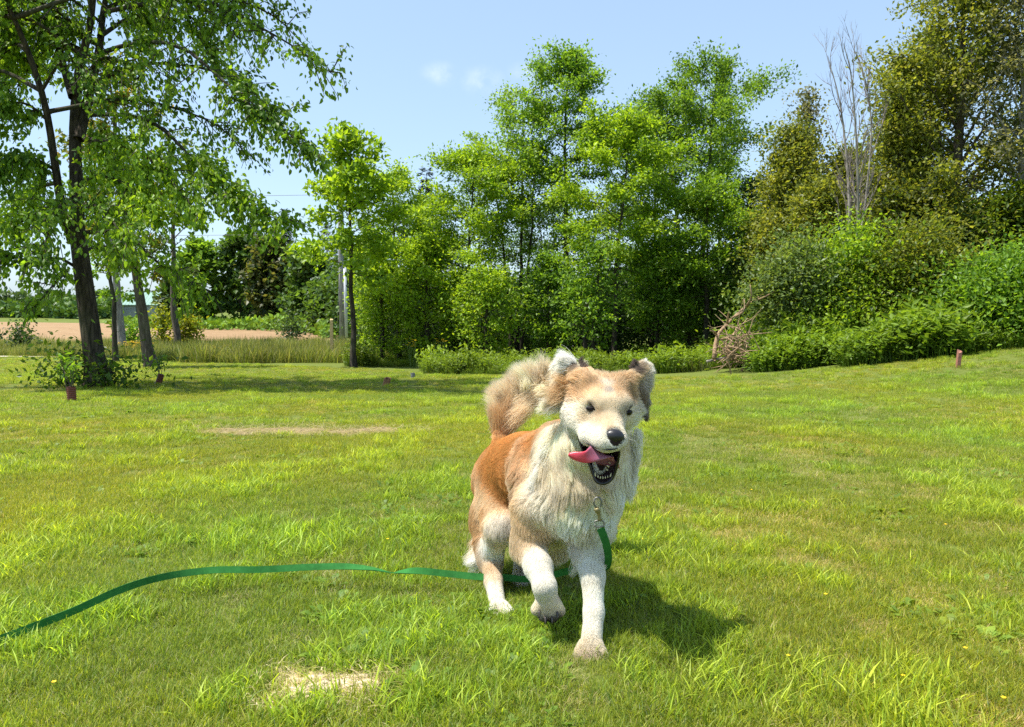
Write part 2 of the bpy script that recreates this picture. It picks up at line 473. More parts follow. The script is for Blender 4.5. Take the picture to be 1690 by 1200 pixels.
GREEN = [(0.225, 0.285, 0.026), (0.265, 0.32, 0.028), (0.165, 0.24, 0.024), (0.35, 0.38, 0.042), (0.10, 0.165, 0.022)]
STRAW = [(0.44, 0.38, 0.17), (0.34, 0.32, 0.10), (0.54, 0.47, 0.25)]
gm = grass_mat('grass_blades')
lawn_src = []
for k in range(4):     # ordinary lawn
    V, F, C = join_sets([blade_set(110, .105, .030, .070, .0022, .0042, .95, 100 + k, GREEN),
                         blade_set(34, .105, .02, .05, .0018, .003, 1.3, 140 + k, STRAW)])
    lawn_src.append(mesh('lawn_tuft', V, F, gm, True, C))
for k in range(2):     # broader, taller blades
    V, F, C = join_sets([blade_set(60, .09, .045, .11, .004, .0075, 1.0, 200 + k, [(0.26, 0.35, 0.03), (0.34, 0.42, 0.038), (0.19, 0.29, 0.028)]),
                         blade_set(60, .10, .03, .06, .0022, .004, 1.0, 240 + k, GREEN)])
    lawn_src.append(mesh('lawn_tuft', V, F, gm, True, C))
for k in range(2):     # dry patch
    V, F, C = join_sets([blade_set(60, .105, .02, .05, .0018, .0035, 1.2, 300 + k, GREEN),
                         blade_set(90, .105, .015, .05, .0016, .003, 1.7, 340 + k, STRAW)])
    lawn_src.append(mesh('lawn_tuft', V, F, gm, True, C))
for k in range(2):     # clover / dandelion leaves
    V, F, C = join_sets([broad_leaves(16, .06, .04, .085, .38, 400 + k, [(0.19, 0.29, 0.035), (0.24, 0.33, 0.04), (0.15, 0.25, 0.035)], up=.95),
                         blade_set(60, .10, .03, .06, .0022, .004, 1.0, 440 + k, GREEN)])
    lawn_src.append(mesh('lawn_tuft', V, F, gm, True, C))

DIRT = [(np.array(G(545, 1135)[:2]), 0.115, 0.075), (np.array(G(490, 1150)[:2]), 0.06, 0.05)]
STRAWP = [(np.array(G(500, 714)[:2]), 0.70, 0.17), (np.array(G(615, 712)[:2]), 0.25, 0.16), (np.array(G(400, 712)[:2]), 0.3, 0.15)]

def vnoise(x, y, seed):
    """smooth value noise"""
    g = np.random.default_rng(seed); T = g.uniform(0, 1, (64, 64))
    xi, yi = np.floor(x).astype(int), np.floor(y).astype(int); fx, fy = x - xi, y - yi
    fx, fy = fx * fx * (3 - 2 * fx), fy * fy * (3 - 2 * fy)
    t = lambda a, b: T[a % 64, b % 64]
    return (t(xi, yi) * (1 - fx) + t(xi + 1, yi) * fx) * (1 - fy) + (t(xi, yi + 1) * (1 - fx) + t(xi + 1, yi + 1) * fx) * fy

# lawn boundary: how far the mown grass reaches at a given photo column
LB = np.array([[-900, 586], [0, 587], [150, 590], [300, 598], [450, 604], [580, 608], [700, 618], [900, 624], [1150, 624], [1240, 622], [1400, 606], [1500, 595], [1600, 582], [1700, 572], [1800, 562], [2600, 520]])
_bx = np.array([G(a, b) for a, b in LB if 0 <= a <= 1700])
_ba = np.arctan2(_bx[:, 0], _bx[:, 1]); _br = np.hypot(_bx[:, 0], _bx[:, 1])
def lawn_reach(x, y):
    return np.interp(np.arctan2(x, y), _ba, _br)

def build_lawn():
    pts = []
    g = np.random.default_rng(5)
    bands = [(1.25, 2.6, 900), (2.6, 4.2, 620), (4.2, 7, 290), (7, 11, 140), (11, 18, 50), (18, 36, 26)]
    for y0, y1, den in bands:
        half = lambda y: 0.74 * y + 0.5
        W = half(y1); n = int(den * (y1 - y0) * 2 * W)
        x = g.uniform(-W, W, n); y = g.uniform(y0, y1, n)
        k = np.abs(x) < half(y)
        pts.append(np.stack([x[k], y[k]], -1))
    p = np.concatenate(pts)
    x, y = p[:, 0], p[:, 1]
    r = np.hypot(x, y)
    keep = r < lawn_reach(x, y) + 0.3
    fringe = np.zeros(len(x))
    for c, a, b in DIRT:
        e = np.sqrt(((x - c[0]) / a) ** 2 + ((y - c[1]) / b) ** 2) + 0.9 * (vnoise(x * 14, y * 14, 9) - .5) + .4 * (vnoise(x * 40, y * 40, 10) - .5)
        keep &= (e > 1.0) | (g.uniform(0, 1, len(x)) < 0.06)
        fringe = np.maximum(fringe, np.clip(1.9 - e, 0, 1))
    sp = np.zeros(len(x))
    for c, a, b in STRAWP:
        e = np.sqrt(((x - c[0]) / a) ** 2 + ((y - c[1]) / b) ** 2) + 0.9 * (vnoise(x * 4, y * 4, 19) - .5)
        sp = np.maximum(sp, np.clip(1.25 - e, 0, 1))
    keep &= g.uniform(0, 1, len(x)) > sp * 0.42
    x, y, sp, fringe = x[keep], y[keep], sp[keep], fringe[keep]
    n = len(x)
    big = vnoise(x * .55 + 9, y * .55 + 3, 1); mid = vnoise(x * 2.3, y * 2.3, 2); fine = vnoise(x * 7, y * 7, 3)
    u = g.uniform(0, 1, n)
    v = g.integers(0, 4, n)
    broad = (0.6 * mid + 0.4 * fine) > 0.56
    v = np.where(broad & (u < .38), 4 + g.integers(0, 2, n), v)
    dry = (0.5 * big + 0.5 * fine) < 0.40
    v = np.where(dry & (u < .7), 6 + g.integers(0, 2, n), v)
    v = np.where((vnoise(x * 3.1 + 40, y * 3.1, 4) > .62) & (u > .86), 8 + g.integers(0, 2, n), v)
    v = np.where((fringe > .15) & (g.uniform(0, 1, n) < fringe + .2), 6 + g.integers(0, 2, n), v)
    v = np.where(sp > .15, 6 + g.integers(0, 2, n), v)
    s = (0.72 + 0.5 * mid) * g.uniform(.8, 1.2, n) * (1 + np.clip((y - 3) / 22, 0, 1) * 0.9)
    s *= np.clip(1.0 - 0.012 * y, 0.6, 1) * 0.64
    for q in ((975, 1098), (905, 1040), (822, 1020), (862, 962)):          # trodden grass round the paws
        c = G(*q); s *= 1 - .50 * np.exp(-((x - c[0]) ** 2 + (y - c[1] + .06) ** 2) / .10 ** 2)
    tint = np.ones((n, 3)) * (0.86 + 0.44 * (0.5 * big + 0.3 * mid + 0.2 * fine))[:, None] * g.uniform(.88, 1.12, (n, 1))
    warm = vnoise(x * .9 + 5, y * .9 + 50, 6)
    tint *= np.stack([0.86 + 0.34 * warm, 0.95 + 0.1 * warm, 1.05 - .2 * warm], -1)
    z = gz(x, y)
    tl = g.normal(0, .10, (n, 2))
    return scatter('lawn_grass', 'short mown lawn grass with dry blades and broad weeds', np.stack([x, y, z], -1), g.uniform(0, 6.28, n), s, v, tint, lawn_src, tl)
lawn = build_lawn()

# bare earth in the foreground lawn
def dirt_patch(name, label, c, a, b, seed, mat, h=0.012):
    nr, na = 26, 64
    t = np.linspace(0, 1, nr); th = np.linspace(0, 2 * np.pi, na, endpoint=False)
    T, A = np.meshgrid(t, th, indexing='ij')
    wob = 1 + 0.22 * np.sin(3 * A + seed) + 0.17 * np.sin(5 * A + 2 * seed) + .13 * np.sin(9 * A) + .10 * np.sin(17 * A + seed)
    x = c[0] + a * 1.35 * T * np.cos(A) * wob; y = c[1] + b * 1.35 * T * np.sin(A) * wob
    z = gz(x, y) + 0.004 + h * (1 - T ** 2) * (0.3 + 1.2 * vnoise(x * 26, y * 26, 3 + seed) * vnoise(x * 70, y * 70, 5)) - 0.008 * (T > .97)
    Vd = np.stack([x, y, z], -1).reshape(-1, 3)
    i = np.arange(nr - 1)[:, None] * na; j = np.arange(na)[None, :]; j2 = (j + 1) % na
    Fd = np.stack([i + j, i + j2, i + na + j2, i + na + j], -1).reshape(-1, 4)
    return tag(link(name, mesh(name, Vd, Fd, mat)), label, None, None, 'structure')
earth = plain('dry_earth', (0.56, 0.43, 0.315), 0.95, bump=0.9, scale=55, var=0.3)
dirt_patch('bare_earth', 'bare sandy earth patch in the foreground grass', DIRT[0][0], DIRT[0][1], DIRT[0][2], 1, earth)
dirt_patch('bare_earth', 'small sandy earth patch beside the larger one', DIRT[1][0], DIRT[1][1], DIRT[1][2], 2, earth)
thatch = plain('dry_thatch', (0.24, 0.18, 0.085), 0.95, bump=0.9, scale=30, var=0.35)
dirt_patch('dry_thatch_patch', 'strip of dead straw coloured grass behind the dog to its left', STRAWP[0][0], STRAWP[0][1], STRAWP[0][2], 3, thatch, 0.02)
dirt_patch('dry_thatch_patch', 'small dead grass patch at the right end of the straw strip', STRAWP[1][0], STRAWP[1][1], STRAWP[1][2], 4, thatch, 0.02)

def litter(name, label, c, a, b, n, seed, L0=.02, L1=.06):
    g = np.random.default_rng(seed); th = g.uniform(0, 6.28, n); r = np.sqrt(g.uniform(0, 1, n)) * 1.35
    x = c[0] + a * r * np.cos(th); y = c[1] + b * r * np.sin(th); z = gz(x, y) + g.uniform(.006, .022, n)
    az = g.uniform(0, 6.28, n); L = g.uniform(L0, L1, n); w = g.uniform(.0008, .0016, n)
    p = np.stack([x, y, z], -1); d = np.stack([np.cos(az), np.sin(az), g.normal(0, .16, n)], -1) * L[:, None]; s = np.stack([-np.sin(az), np.cos(az), 0 * az], -1) * w[:, None]
    m = p + d * .5 + np.array((0, 0, .004))
    V = np.stack([p - s, p + s, m - s, m + s, p + d], 1).reshape(-1, 3); o = np.arange(n)[:, None] * 5
    F = np.concatenate([o + np.array(t) for t in ((0, 1, 3), (0, 3, 2), (2, 3, 4))])
    C = np.repeat(np.array(STRAW)[g.integers(0, 3, n)] * g.uniform(.5, 1.1, (n, 1)), 5, 0)
    tag(link(name, mesh(name, V, F, leaf_mat(name + '_stalk', .2, .2), False, C)), label, None, None, 'stuff')
litter('dry_grass', 'dead grass stalks lying over the bare earth', DIRT[0][0], .17, .12, 300, 1)
litter('dry_grass', 'dead grass stalks lying over the straw coloured strip', STRAWP[0][0], 0.8, .30, 2200, 2, .04, .16)
litter('dry_grass', 'dead grass stalks over the small patch at the end of the strip', STRAWP[1][0], .3, .18, 500, 3, .04, .14)
# ------------------------------------------------------------------ trees
def leaf_cloud(C, axis, nrm, size, width=0.5, fold=0.25, col=None, rich=False):
    """One small folded blade per leaf."""
    C = np.asarray(C); n = len(C)
    a = norm(axis); s = norm(np.cross(a, nrm)); u = np.cross(s, a)
    L = size[:, None]; w = L * width * .5
    if rich:
        V = np.stack([C, C + a * L * .32 - s * w + u * w * fold, C + a * L * .32 + s * w + u * w * fold, C + a * L * .5 - u * L * .02,
                      C + a * L * .68 - s * w * .72 + u * w * fold * .5, C + a * L * .68 + s * w * .72 + u * w * fold * .5, C + a * L - u * L * .12], 1).reshape(-1, 3)
        o = np.arange(n)[:, None] * 7
        F = np.concatenate([o + np.array(t) for t in ((0, 3, 1), (0, 2, 3), (1, 3, 4), (3, 2, 5), (4, 3, 6), (3, 5, 6))])
        m = 7
    else:
        V = np.stack([C, C + a * L * .45 - s * w + u * w * fold, C + a * L, C + a * L * .45 + s * w + u * w * fold], 1).reshape(-1, 3)
        o = np.arange(n)[:, None] * 4
        F = np.concatenate([o + np.array((0, 3, 2)), o + np.array((0, 2, 1))]); m = 4
    return V, F, np.repeat(col, m, 0)

def leaf_colors(g, n, cols, clus=None, var=.16):
    cols = np.asarray(cols, float)
    w = g.uniform(0, 1, n) if clus is None else np.clip(clus + g.normal(0, .18, n), 0, 1)
    x = w * (len(cols) - 1); i = np.minimum(x.astype(int), len(cols) - 2); f = (x - i)[:, None]
    return np.clip((cols[i] * (1 - f) + cols[i + 1] * f) * g.normal(1, var, (n, 1)), .004, .6)

LEAFM = leaf_mat('broad_leaf', trans=.48)
LEAFD = leaf_mat('dark_leaf', trans=.22, gloss=.2)
BARK = bark_mat('grey_bark', (.045, .036, .028), (.15, .125, .10))
BARKD = bark_mat('dark_bark', (.022, .018, .014), (.085, .070, .055))
BARKL = bark_mat('pale_bark', (.16, .14, .12), (.36, .33, .29))
NEEDLE = leaf_mat('needle', trans=.12, gloss=.15, rough=.7)

YG = [(.10, .19, .018), (.20, .32, .02), (.32, .44, .032)]
MG = [(.070, .15, .02), (.135, .25, .025), (.215, .35, .034)]
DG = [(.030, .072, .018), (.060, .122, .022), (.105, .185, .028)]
OL = [(.080, .115, .02), (.155, .19, .028), (.28, .29, .055)]
SV = [(.07, .085, .04), (.14, .15, .07), (.26, .26, .16)]
BG = [(.030, .060, .020), (.055, .10, .030), (.10, .15, .045)]

def grow_tree(base, H, spread, seed, cb=.22, nb=26, leaves=9000, lsize=.15, cols=MG, tr=.10, lean=(0, 0), up=(.5, 1.1), prof='oval', droop=.15,
              stems=1, fluff=.22, twig_n=4, width=.55, flat=.55, bare=False, wob=.05, hang=.25, sides=6):
    """Trunk and limbs as tapered tubes, leaves in clumps along the twigs."""
    g = np.random.default_rng(seed)
    lines = []; tips = []; tw = []
    for st in range(stems):
        b = np.array(base, float)
        sl_ = np.array((0., 0.))
        if stems > 1:
            az = st * 2.4 + g.uniform(0, 1.2); b[:2] += .12 * spread * .5 * np.array((math.cos(az), math.sin(az))); sl_ = .22 * spread * np.array((math.cos(az), math.sin(az)))
        Hs = H * (1 if st == 0 else g.uniform(.7, .95))
        n = 12; t = np.linspace(0, 1, n)
        wx = np.cumsum(g.normal(0, wob, n)) * Hs / n; wy = np.cumsum(g.normal(0, wob, n)) * Hs / n
        tp = np.stack([b[0] + wx + (lean[0] + sl_[0]) * t ** 1.2, b[1] + wy + (lean[1] + sl_[1]) * t ** 1.2, b[2] - .15 + Hs * t], -1)
        rad = tr * (1 - .88 * t ** .9); rad[0] *= 1.35
        lines.append((tp, rad))
        for k in range(nb // stems):
            u = cb + (1 - cb) * ((k + g.uniform(0, 1)) / (nb // stems)) ** .9
            u = min(u, .985)
            p0 = np.array([np.interp(u, t, tp[:, i]) for i in range(3)])
            q = (u - cb) / (1 - cb)
            pf = {'oval': math.sin(math.pi * min(.12 + .83 * q, 1)) ** .7, 'cone': 1.05 - .95 * q, 'top': .35 + .65 * math.sin(math.pi * min(.25 + .7 * q, 1)), 'col': .75 * math.sin(math.pi * min(.2 + .78 * q, 1)) ** .5}[prof]
            L = spread * pf * g.uniform(.6, 1.15)
            az = k * 2.39996 + g.uniform(-.5, .5)
            el = up[0] + (up[1] - up[0]) * q + g.normal(0, .15)
            d = np.array((math.cos(az) * math.cos(el), math.sin(az) * math.cos(el), math.sin(el)))
            pts = [p0]; m = 5
            for j in range(m):
                dd = norm(d + np.array((0, 0, -droop * (j / m) * 1.6)) + g.normal(0, .10, 3))
                pts.append(pts[-1] + dd * L / m)
            pts = np.array(pts)
            rb = max(.35 * np.interp(u, t, rad), .010)
            lines.append((pts, rb * np.linspace(1, .22, m + 1)))
            for j in range(twig_n):
                s = g.uniform(.35, 1.0); a = np.array([np.interp(s, np.linspace(0, 1, m + 1), pts[:, i]) for i in range(3)])
                dv = norm(d + g.normal(0, .75, 3) * np.array((1, 1, .6)) + np.array((0, 0, -droop * .5)))
                tl = L * g.uniform(.22, .5) * (1.1 - .4 * s)
                e = a + dv * tl
                tips.append((a, e)); tw.append(tl * g.uniform(.3, 1.4) + .05)
                if g.uniform() < .6: lines.append((np.array([a, (a + e) / 2 + g.normal(0, .03, 3), e]), np.array((.009, .006, .003)) * max(1, tr * 9)))
            tips.append((pts[3], pts[-1])); tw.append(.6 * L * g.uniform(.4, 1.3))
    if bare: return lines, None
    A = np.array([x[0] for x in tips]); B = np.array([x[1] for x in tips]); w = np.array(tw); w /= w.sum()
    c = g.choice(len(A), leaves, p=w)
    s = g.beta(1.7, 1.1, leaves)[:, None]
    fl = fluff * (0.5 + g.uniform(0, 1, len(A)))[c][:, None]
    Cn = A[c] * (1 - s) + B[c] * s * 1.0 + g.normal(0, 1, (leaves, 3)) * np.array((1, 1, flat)) * fl * .6
    ax = norm(B[c] - A[c]) * .7 + g.normal(0, .7, (leaves, 3)) + np.array((0, 0, -hang))
    nr = np.array((0, 0, 1.0)) + g.normal(0, .55, (leaves, 3))
    cl = g.uniform(0, 1, len(A))[c] * .6 + .4 * s[:, 0]
    col = leaf_colors(g, leaves, cols, cl)
    sz = lsize * g.uniform(.6, 1.25, leaves)
    return lines, leaf_cloud(Cn, ax, nr, sz, width, .3, col)

def tree(name, label, cat, px, d, top, half, group=None, bark=None, leaf=None, base=None, **kw):
    """A tree standing d metres away in photo column px, reaching photo row top, half a crown wide."""
    b = np.array(base) if base is not None else at(px, d)
    if base is not None: d = b[1]; px = 845 + b[0] / d * FPX
    H = P(px, top, d)[2] - b[2]
    lines, lv = grow_tree(b, H, half * d / FPX, **kw)
    root = empty(name, b, label, cat, group)
    V, F = tubes(lines, kw.get('sides', 6), False)
    link('trunk', mesh('trunk', V, F, bark or BARK), root)
    if lv is not None:
        V, F, Cc = lv
        o = link('crown', mesh('crown', V, F, leaf or LEAFM, False, Cc), root); o['kind'] = 'stuff'
    return root

def conifer(label, px, d, top, half, seed, group, base=None, cols=None, leaves=9000):
    g = np.random.default_rng(seed); b = at(px, d); H = P(px, top, d)[2] - b[2]; R = half * d / FPX
    t = np.linspace(0, 1, 8); lines = [(np.stack([b[0] + 0 * t, b[1] + 0 * t, b[2] - .2 + H * t], -1), .018 * H * (1 - .95 * t))]
    A, B, W = [], [], []
    nl = int(H * 2.6)
    for k in range(nl):
        q = (k + g.uniform(0, 1)) / nl; z = .06 + .94 * q
        for j in range(g.integers(4, 7)):
            L = R * (1.02 - q) ** .8 * g.uniform(.55, 1.1) + .12; az = g.uniform(0, 6.28); el = -.25 + .75 * q + g.normal(0, .1)
            a = np.array((b[0], b[1], b[2] + H * z)); e = a + L * np.array((math.cos(az) * math.cos(el), math.sin(az) * math.cos(el), math.sin(el)))
            A.append(a); B.append(e); W.append(L); lines.append((np.array([a, (a + e) / 2 + (0, 0, .05 * L), e]), np.array((.03, .02, .008)) * max(.5, L / 2)))
    A, B, W = np.array(A), np.array(B), np.array(W); c = g.choice(len(A), leaves, p=W / W.sum()); s = g.beta(1.6, 1, leaves)[:, None]
    sd = norm(np.cross(B[c] - A[c], (0, 0, 1.0))) * (g.choice([-1, 1], leaves))[:, None]
    Cn = A[c] * (1 - s) + B[c] * s + g.normal(0, .07, (leaves, 3)) * max(1, d / 60)
    ax = norm(B[c] - A[c]) * .8 + sd * g.uniform(.2, 1, (leaves, 1)) + np.array((0, 0, -.35)) + g.normal(0, .25, (leaves, 3))
    col = leaf_colors(g, leaves, cols or [(.010, .024, .014), (.020, .042, .022), (.034, .062, .030)])
    root = empty('spruce_tree', b, label, 'tree', group)
    V, F = tubes(lines, 4, False); link('trunk', mesh('trunk', V, F, BARKD), root)
    V, F, Cc = leaf_cloud(Cn, ax, np.array((0, 0, 1.0)) + g.normal(0, .4, (leaves, 3)), g.uniform(.25, .6, leaves) * max(.6, H / 14), .24, .2, col)
    link('crown', mesh('crown', V, F, NEEDLE, False, Cc), root)['kind'] = 'stuff'

# ---- the big tree at the left
def big_tree():
    g = np.random.default_rng(42)
    b = G(160, 640); D = b[1]
    root = empty('broadleaf_tree', b, 'big broadleaf tree at the left with a dark forked trunk and drooping branches', 'tree')
    def L(pts, n=14): return smooth_line([P(x, y, D + dy) for x, y, dy in pts], n)
    def taper(n, a, z, p=.9): t = np.linspace(0, 1, n); return a + (z - a) * t ** p
    k = D / FPX
    trunk = L([(161, 652, 0), (157, 600, 0), (146, 520, 0), (134, 430, 0), (128, 380, 0), (126, 300, 0), (124, 200, .1), (132, 110, .1), (150, 30, 0), (160, -120, -.3), (165, -320, -.3)], 30)
    tr = np.interp(np.linspace(0, 1, 30), [0, .05, .12, .25, .38, .6, 1], np.array([29, 20, 16, 14, 12, 8.5, 2.2]) * k)
    forkl = L([(120, 400, 0), (103, 345, -.1), (92, 280, -.2), (76, 180, -.4), (48, 90, -.6), (14, 10, -.9), (-40, -120, -1.2), (-90, -280, -1.4)], 20)
    forkr = L([(130, 230, 0), (146, 160, .3), (164, 80, .5), (172, 10, .7), (200, -110, 1.0), (235, -260, 1.2)], 18)
    fork3 = L([(120, 160, 0), (100, 90, .5), (90, 20, .9), (70, -120, 1.4), (60, -260, 1.8)], 14)
    lines = [(trunk, tr), (forkl, taper(20, 8 * k, 1.6 * k)), (forkr, taper(18, 9 * k, 2 * k)), (fork3, taper(14, 7 * k, 2 * k))]
    V, F = tubes(lines, 12, False)
    # roots flare and ridged bark
    link('trunk', mesh('trunk', V, F, bark_mat('furrowed_bark', (.016, .013, .010), (.10, .078, .058), scale=11, bump=1.0)), root)
    # main branches seen in the picture: path, leaves along it
    main = [
        ([(160, 90, 0), (230, 70, -.5), (300, 78, -1), (365, 130, -1.4), (420, 180, -1.7), (470, 215, -1.9), (520, 258, -2.0)], 1150, .30),
        ([(172, 20, 0), (260, 4, -.4), (350, 5, -.8), (420, 40, -1.2), (490, 80, -1.5), (552, 125, -1.7)], 560, .23),
        ([(150, 190, 0), (200, 190, -.4), (260, 205, -.8), (325, 270, -1.1), (375, 325, -1.3), (430, 350, -1.5), (470, 368, -1.6)], 1500, .32),
        ([(140, 230, 0), (190, 235, -.6), (250, 265, -1.1), (300, 320, -1.5), (330, 360, -1.7)], 1100, .32),
        ([(136, 300, 0), (170, 290, -.7), (215, 310, -1.2), (255, 360, -1.5)], 800, .30),
        ([(140, 385, 0), (180, 380, -.4), (215, 392, -.8), (255, 430, -1.1), (300, 455, -1.3), (345, 480, -1.4)], 330, .24),
        ([(132, 420, 0), (165, 405, .5), (200, 420, .9), (235, 455, 1.2)], 260, .24),
        ([(115, 370, 0), (70, 345, -.4), (30, 370, -.8), (-30, 420, -1.2)], 650, .30),
        ([(124, 440, 0), (95, 425, -.3), (60, 430, -.7), (25, 425, -1.0), (-20, 420, -1.3)], 420, .22),
        ([(128, 470, 0), (105, 455, -.4), (80, 480, -.8), (55, 510, -1.1)], 150, .18),
        ([(90, 280, 0), (50, 260, -.5), (0, 270, -1), (-60, 300, -1.4)], 900, .32),
        ([(80, 200, 0), (40, 170, -.5), (-10, 180, -1), (-80, 220, -1.3)], 900, .32),
        ([(60, 110, 0), (20, 90, .4), (-40, 110, .8), (-100, 150, 1.1)], 700, .32),
        ([(165, 60, 0), (215, 30, .6), (275, 30, 1.2), (330, 60, 1.6), (362, 110, 1.9)], 800, .30),
        ([(125, 220, 0), (160, 240, .9), (200, 270, 1.7), (240, 330, 2.3)], 700, .32),
        ([(100, 300, 0), (60, 310, .8), (30, 330, 1.5), (0, 380, 2.0)], 600, .30),
        ([(130, 340, 0), (160, 340, -1.0), (190, 370, -1.7), (215, 420, -2.1)], 420, .26),
        ([(118, 330, 0), (100, 340, -1.1), (80, 380, -1.8), (70, 430, -2.1)], 420, .26),
    ]
    for _ in range(46):     # upper crown, mostly above the picture, whose shade lies on the lawn
        src = [trunk[-12:], forkl[-12:], forkr[-12:], fork3[-9:]][g.integers(0, 4)]
        p0 = src[g.integers(0, len(src))]; az = g.uniform(0, 6.28); ln = g.uniform(1.4, 3.6)
        if az > 3.6 and az < 5.8: ln *= .75
        d = np.array((math.cos(az), math.sin(az), 0)); 
        main.append(([p0, p0 + d * ln * .4 + (0, 0, .35), p0 + d * ln * .8 + (0, 0, .15), p0 + d * ln + (0, 0, -.35)], int(g.uniform(220, 430)), .34))
    for _ in range(30):     # the crown spreads to the right over the lawn, above the picture
        src = [trunk[-12:], forkr[-11:]][g.integers(0, 2)]
        p0 = src[g.integers(0, len(src))].copy(); p0[2] = max(p0[2], 6.6); ln = g.uniform(2.4, 4.6); az = g.uniform(-.75, .45)
        d = np.array((math.cos(az), math.sin(az), 0))
        main.append(([p0, p0 + d * ln * .4 + (0, 0, .45), p0 + d * ln * .8 + (0, 0, .40), p0 + d * ln + (0, 0, .1)], int(g.uniform(260, 460)), .34))
    cols = [(.075, .155, .020), (.14, .25, .022), (.21, .34, .026), (.30, .43, .032)]
    for bi, (pts, nl, fl) in enumerate(main):
        path = L(pts, 12) if not isinstance(pts[0], np.ndarray) else smooth_line(pts, 12)
        ln = np.linalg.norm(np.diff(path, axis=0), axis=1).sum()
        tl = [(path, taper(12, .040 if ln > 2 else .028, .005))]
        A, B = [], []
        nt = int(9 + ln * 8)
        for q in range(nt):
            u = g.uniform(.10, 1.0) ** .85; a = np.array([np.interp(u, np.linspace(0, 1, 12), path[:, i]) for i in range(3)])
            dirp = norm(path[-1] - path[0]); dv = norm(dirp * .7 + g.normal(0, .6, 3) + np.array((0, 0, -.18)))
            e = a + dv * g.uniform(.25, .75) * (1.15 - .55 * u) * min(1.2, .5 + ln * .25); e2 = e + np.array((0, 0, -.10)) * g.uniform(.3, 1.5)
            m = (a + e) / 2 + g.normal(0, .03, 3) + (0, 0, .04)
            tl.append((np.array([a, m, e2]), np.array((.010, .007, .003)))); A += [a, m]; B += [m, e2]
        br = link('branch', None, root) if False else None
        V, F = tubes(tl, 5, False)
        br = link('branch', mesh('branch', V, F, BARKD), root)
        A, B = np.array(A), np.array(B); nl = int(nl * 1.85)
        c = g.integers(0, len(A), nl); s = g.uniform(0, 1, (nl, 1))
        Cn = A[c] * (1 - s) + B[c] * s + g.normal(0, .045, (nl, 3)) + g.normal(0, .5, (nl, 3)) * (g.uniform(0, 1, (nl, 1)) < .35) * fl * .6
        dv = norm(B[c] - A[c])
        ax = dv * .55 + g.normal(0, .5, (nl, 3)) + np.array((0, 0, -.75))
        nr = g.normal(0, .8, (nl, 3)) + np.array((0, -.2, .7))
        tone = np.full(len(A), g.uniform(.1, .65)) + g.uniform(-.15, .3, len(A))
        col = leaf_colors(g, nl, cols, tone[c])
        V, F, Cc = leaf_cloud(Cn, ax, nr, g.uniform(.052, .108, nl), .58, .28, col, True)
        lo = link('leaves', mesh('leaves', V, F, LEAFM, False, Cc), None)
        lo.parent = br; lo.location = (0, 0, 0); lo['kind'] = 'stuff'
    return root, b
BIG, BIGB = big_tree()

# ---- slimmer trees standing behind the big one
GL = 'trees at the left edge of the lawn'
tree('slim_tree', 'grey trunked tree right of the big tree with sparse reddish tinged leaves', 'tree', 0, 0, 95, 78, GL, BARK, base=G(248, 607), seed=3, cb=.30, nb=26, leaves=4200, lsize=.17,
     cols=[(.06, .10, .015), (.12, .17, .02), (.22, .16, .04)], tr=.17, lean=(-.9, 0), up=(.1, 1.0), prof='oval', droop=.35, fluff=.3)
tree('slim_tree', 'thin dark trunked tree between the big tree and the grey trunked one', 'tree', 0, 0, 200, 62, GL, BARKD, base=G(192, 597), seed=4, cb=.28, nb=22, leaves=3000, lsize=.17, cols=MG, tr=.10, lean=(-.6, .5), up=(.1, .9), droop=.3)
tree('slim_tree', 'pale weathered trunk standing in the meadow left of the barn', 'tree', 203, 37, 260, 55, GL, BARKL, seed=5, cb=.42, nb=16, leaves=1800, lsize=.2, cols=MG, tr=.24, up=(.3, 1.0), lean=(-.5, 0))
tree('slim_tree', 'grey tree in the meadow beside a yellow green bush', 'tree', 290, 40, 215, 68, GL, BARK, seed=6, cb=.38, nb=18, leaves=1800, lsize=.2, cols=[(.05, .09, .02), (.10, .15, .03), (.15, .19, .05)], tr=.19, lean=(-.4, 0), up=(.2, 1.0))
# ---- beyond the ploughed field
GF = 'trees beyond the ploughed field'
def far_tree(label, px, d, top, half, seed, cols=DG, leaves=4200, cb=.04, **kw):
    kw.setdefault('nb', 40); kw.setdefault('lsize', .75 * d / 100); kw.setdefault('prof', 'oval'); kw.setdefault('up', (.0, 1.1))
    tree('bushy_tree', label, 'tree', px, d, top, half, GF, BARKD, seed=seed, cb=cb, leaves=leaves, cols=cols, tr=.25, fluff=.9, twig_n=5, width=.7, droop=.05, sides=5, **kw)
far_tree('rounded tree with a yellowish crown top in front of dark spruces', 452, 104, 403, 36, 21, [(.022, .05, .015), (.045, .078, .018), (.15, .15, .045)], 5500)
far_tree('bushy green tree beyond the field, right of the meadow trunk', 335, 112, 408, 40, 22, MG)
far_tree('dark rounded tree left of the yellowish topped one', 398, 112, 392, 38, 23, DG)
far_tree('low pale tree beside the barn end', 296, 118, 452, 26, 24, BG, 2500)
far_tree('dark green tree right of the yellowish topped one', 512, 92, 430, 45, 25, DG)
far_tree('low tree at the right end of the ploughed field', 548, 80, 470, 40, 26, DG)
far_tree('small dark tree behind the utility pole', 590, 74, 420, 45, 27, DG)
conifer('spruce on the skyline, left of the tallest one', 424, 128, 362, 34, 31, GF)
conifer('tallest spruce on the skyline above the rounded tree', 474, 124, 346, 42, 32, GF)
conifer('broad dark spruce left of the utility pole', 542, 96, 372, 44, 33, GF, leaves=11000)
conifer('spruce half hidden behind the sapling by the pole', 606, 92, 362, 42, 34, GF)
conifer('spruce whose dark tip rises behind the yellow green trees', 706, 58, 280, 46, 35, 'spruces behind the wood', leaves=8000)
conifer('low spruce behind the yellow green trees', 668, 62, 345, 44, 36, 'spruces behind the wood', leaves=8000)
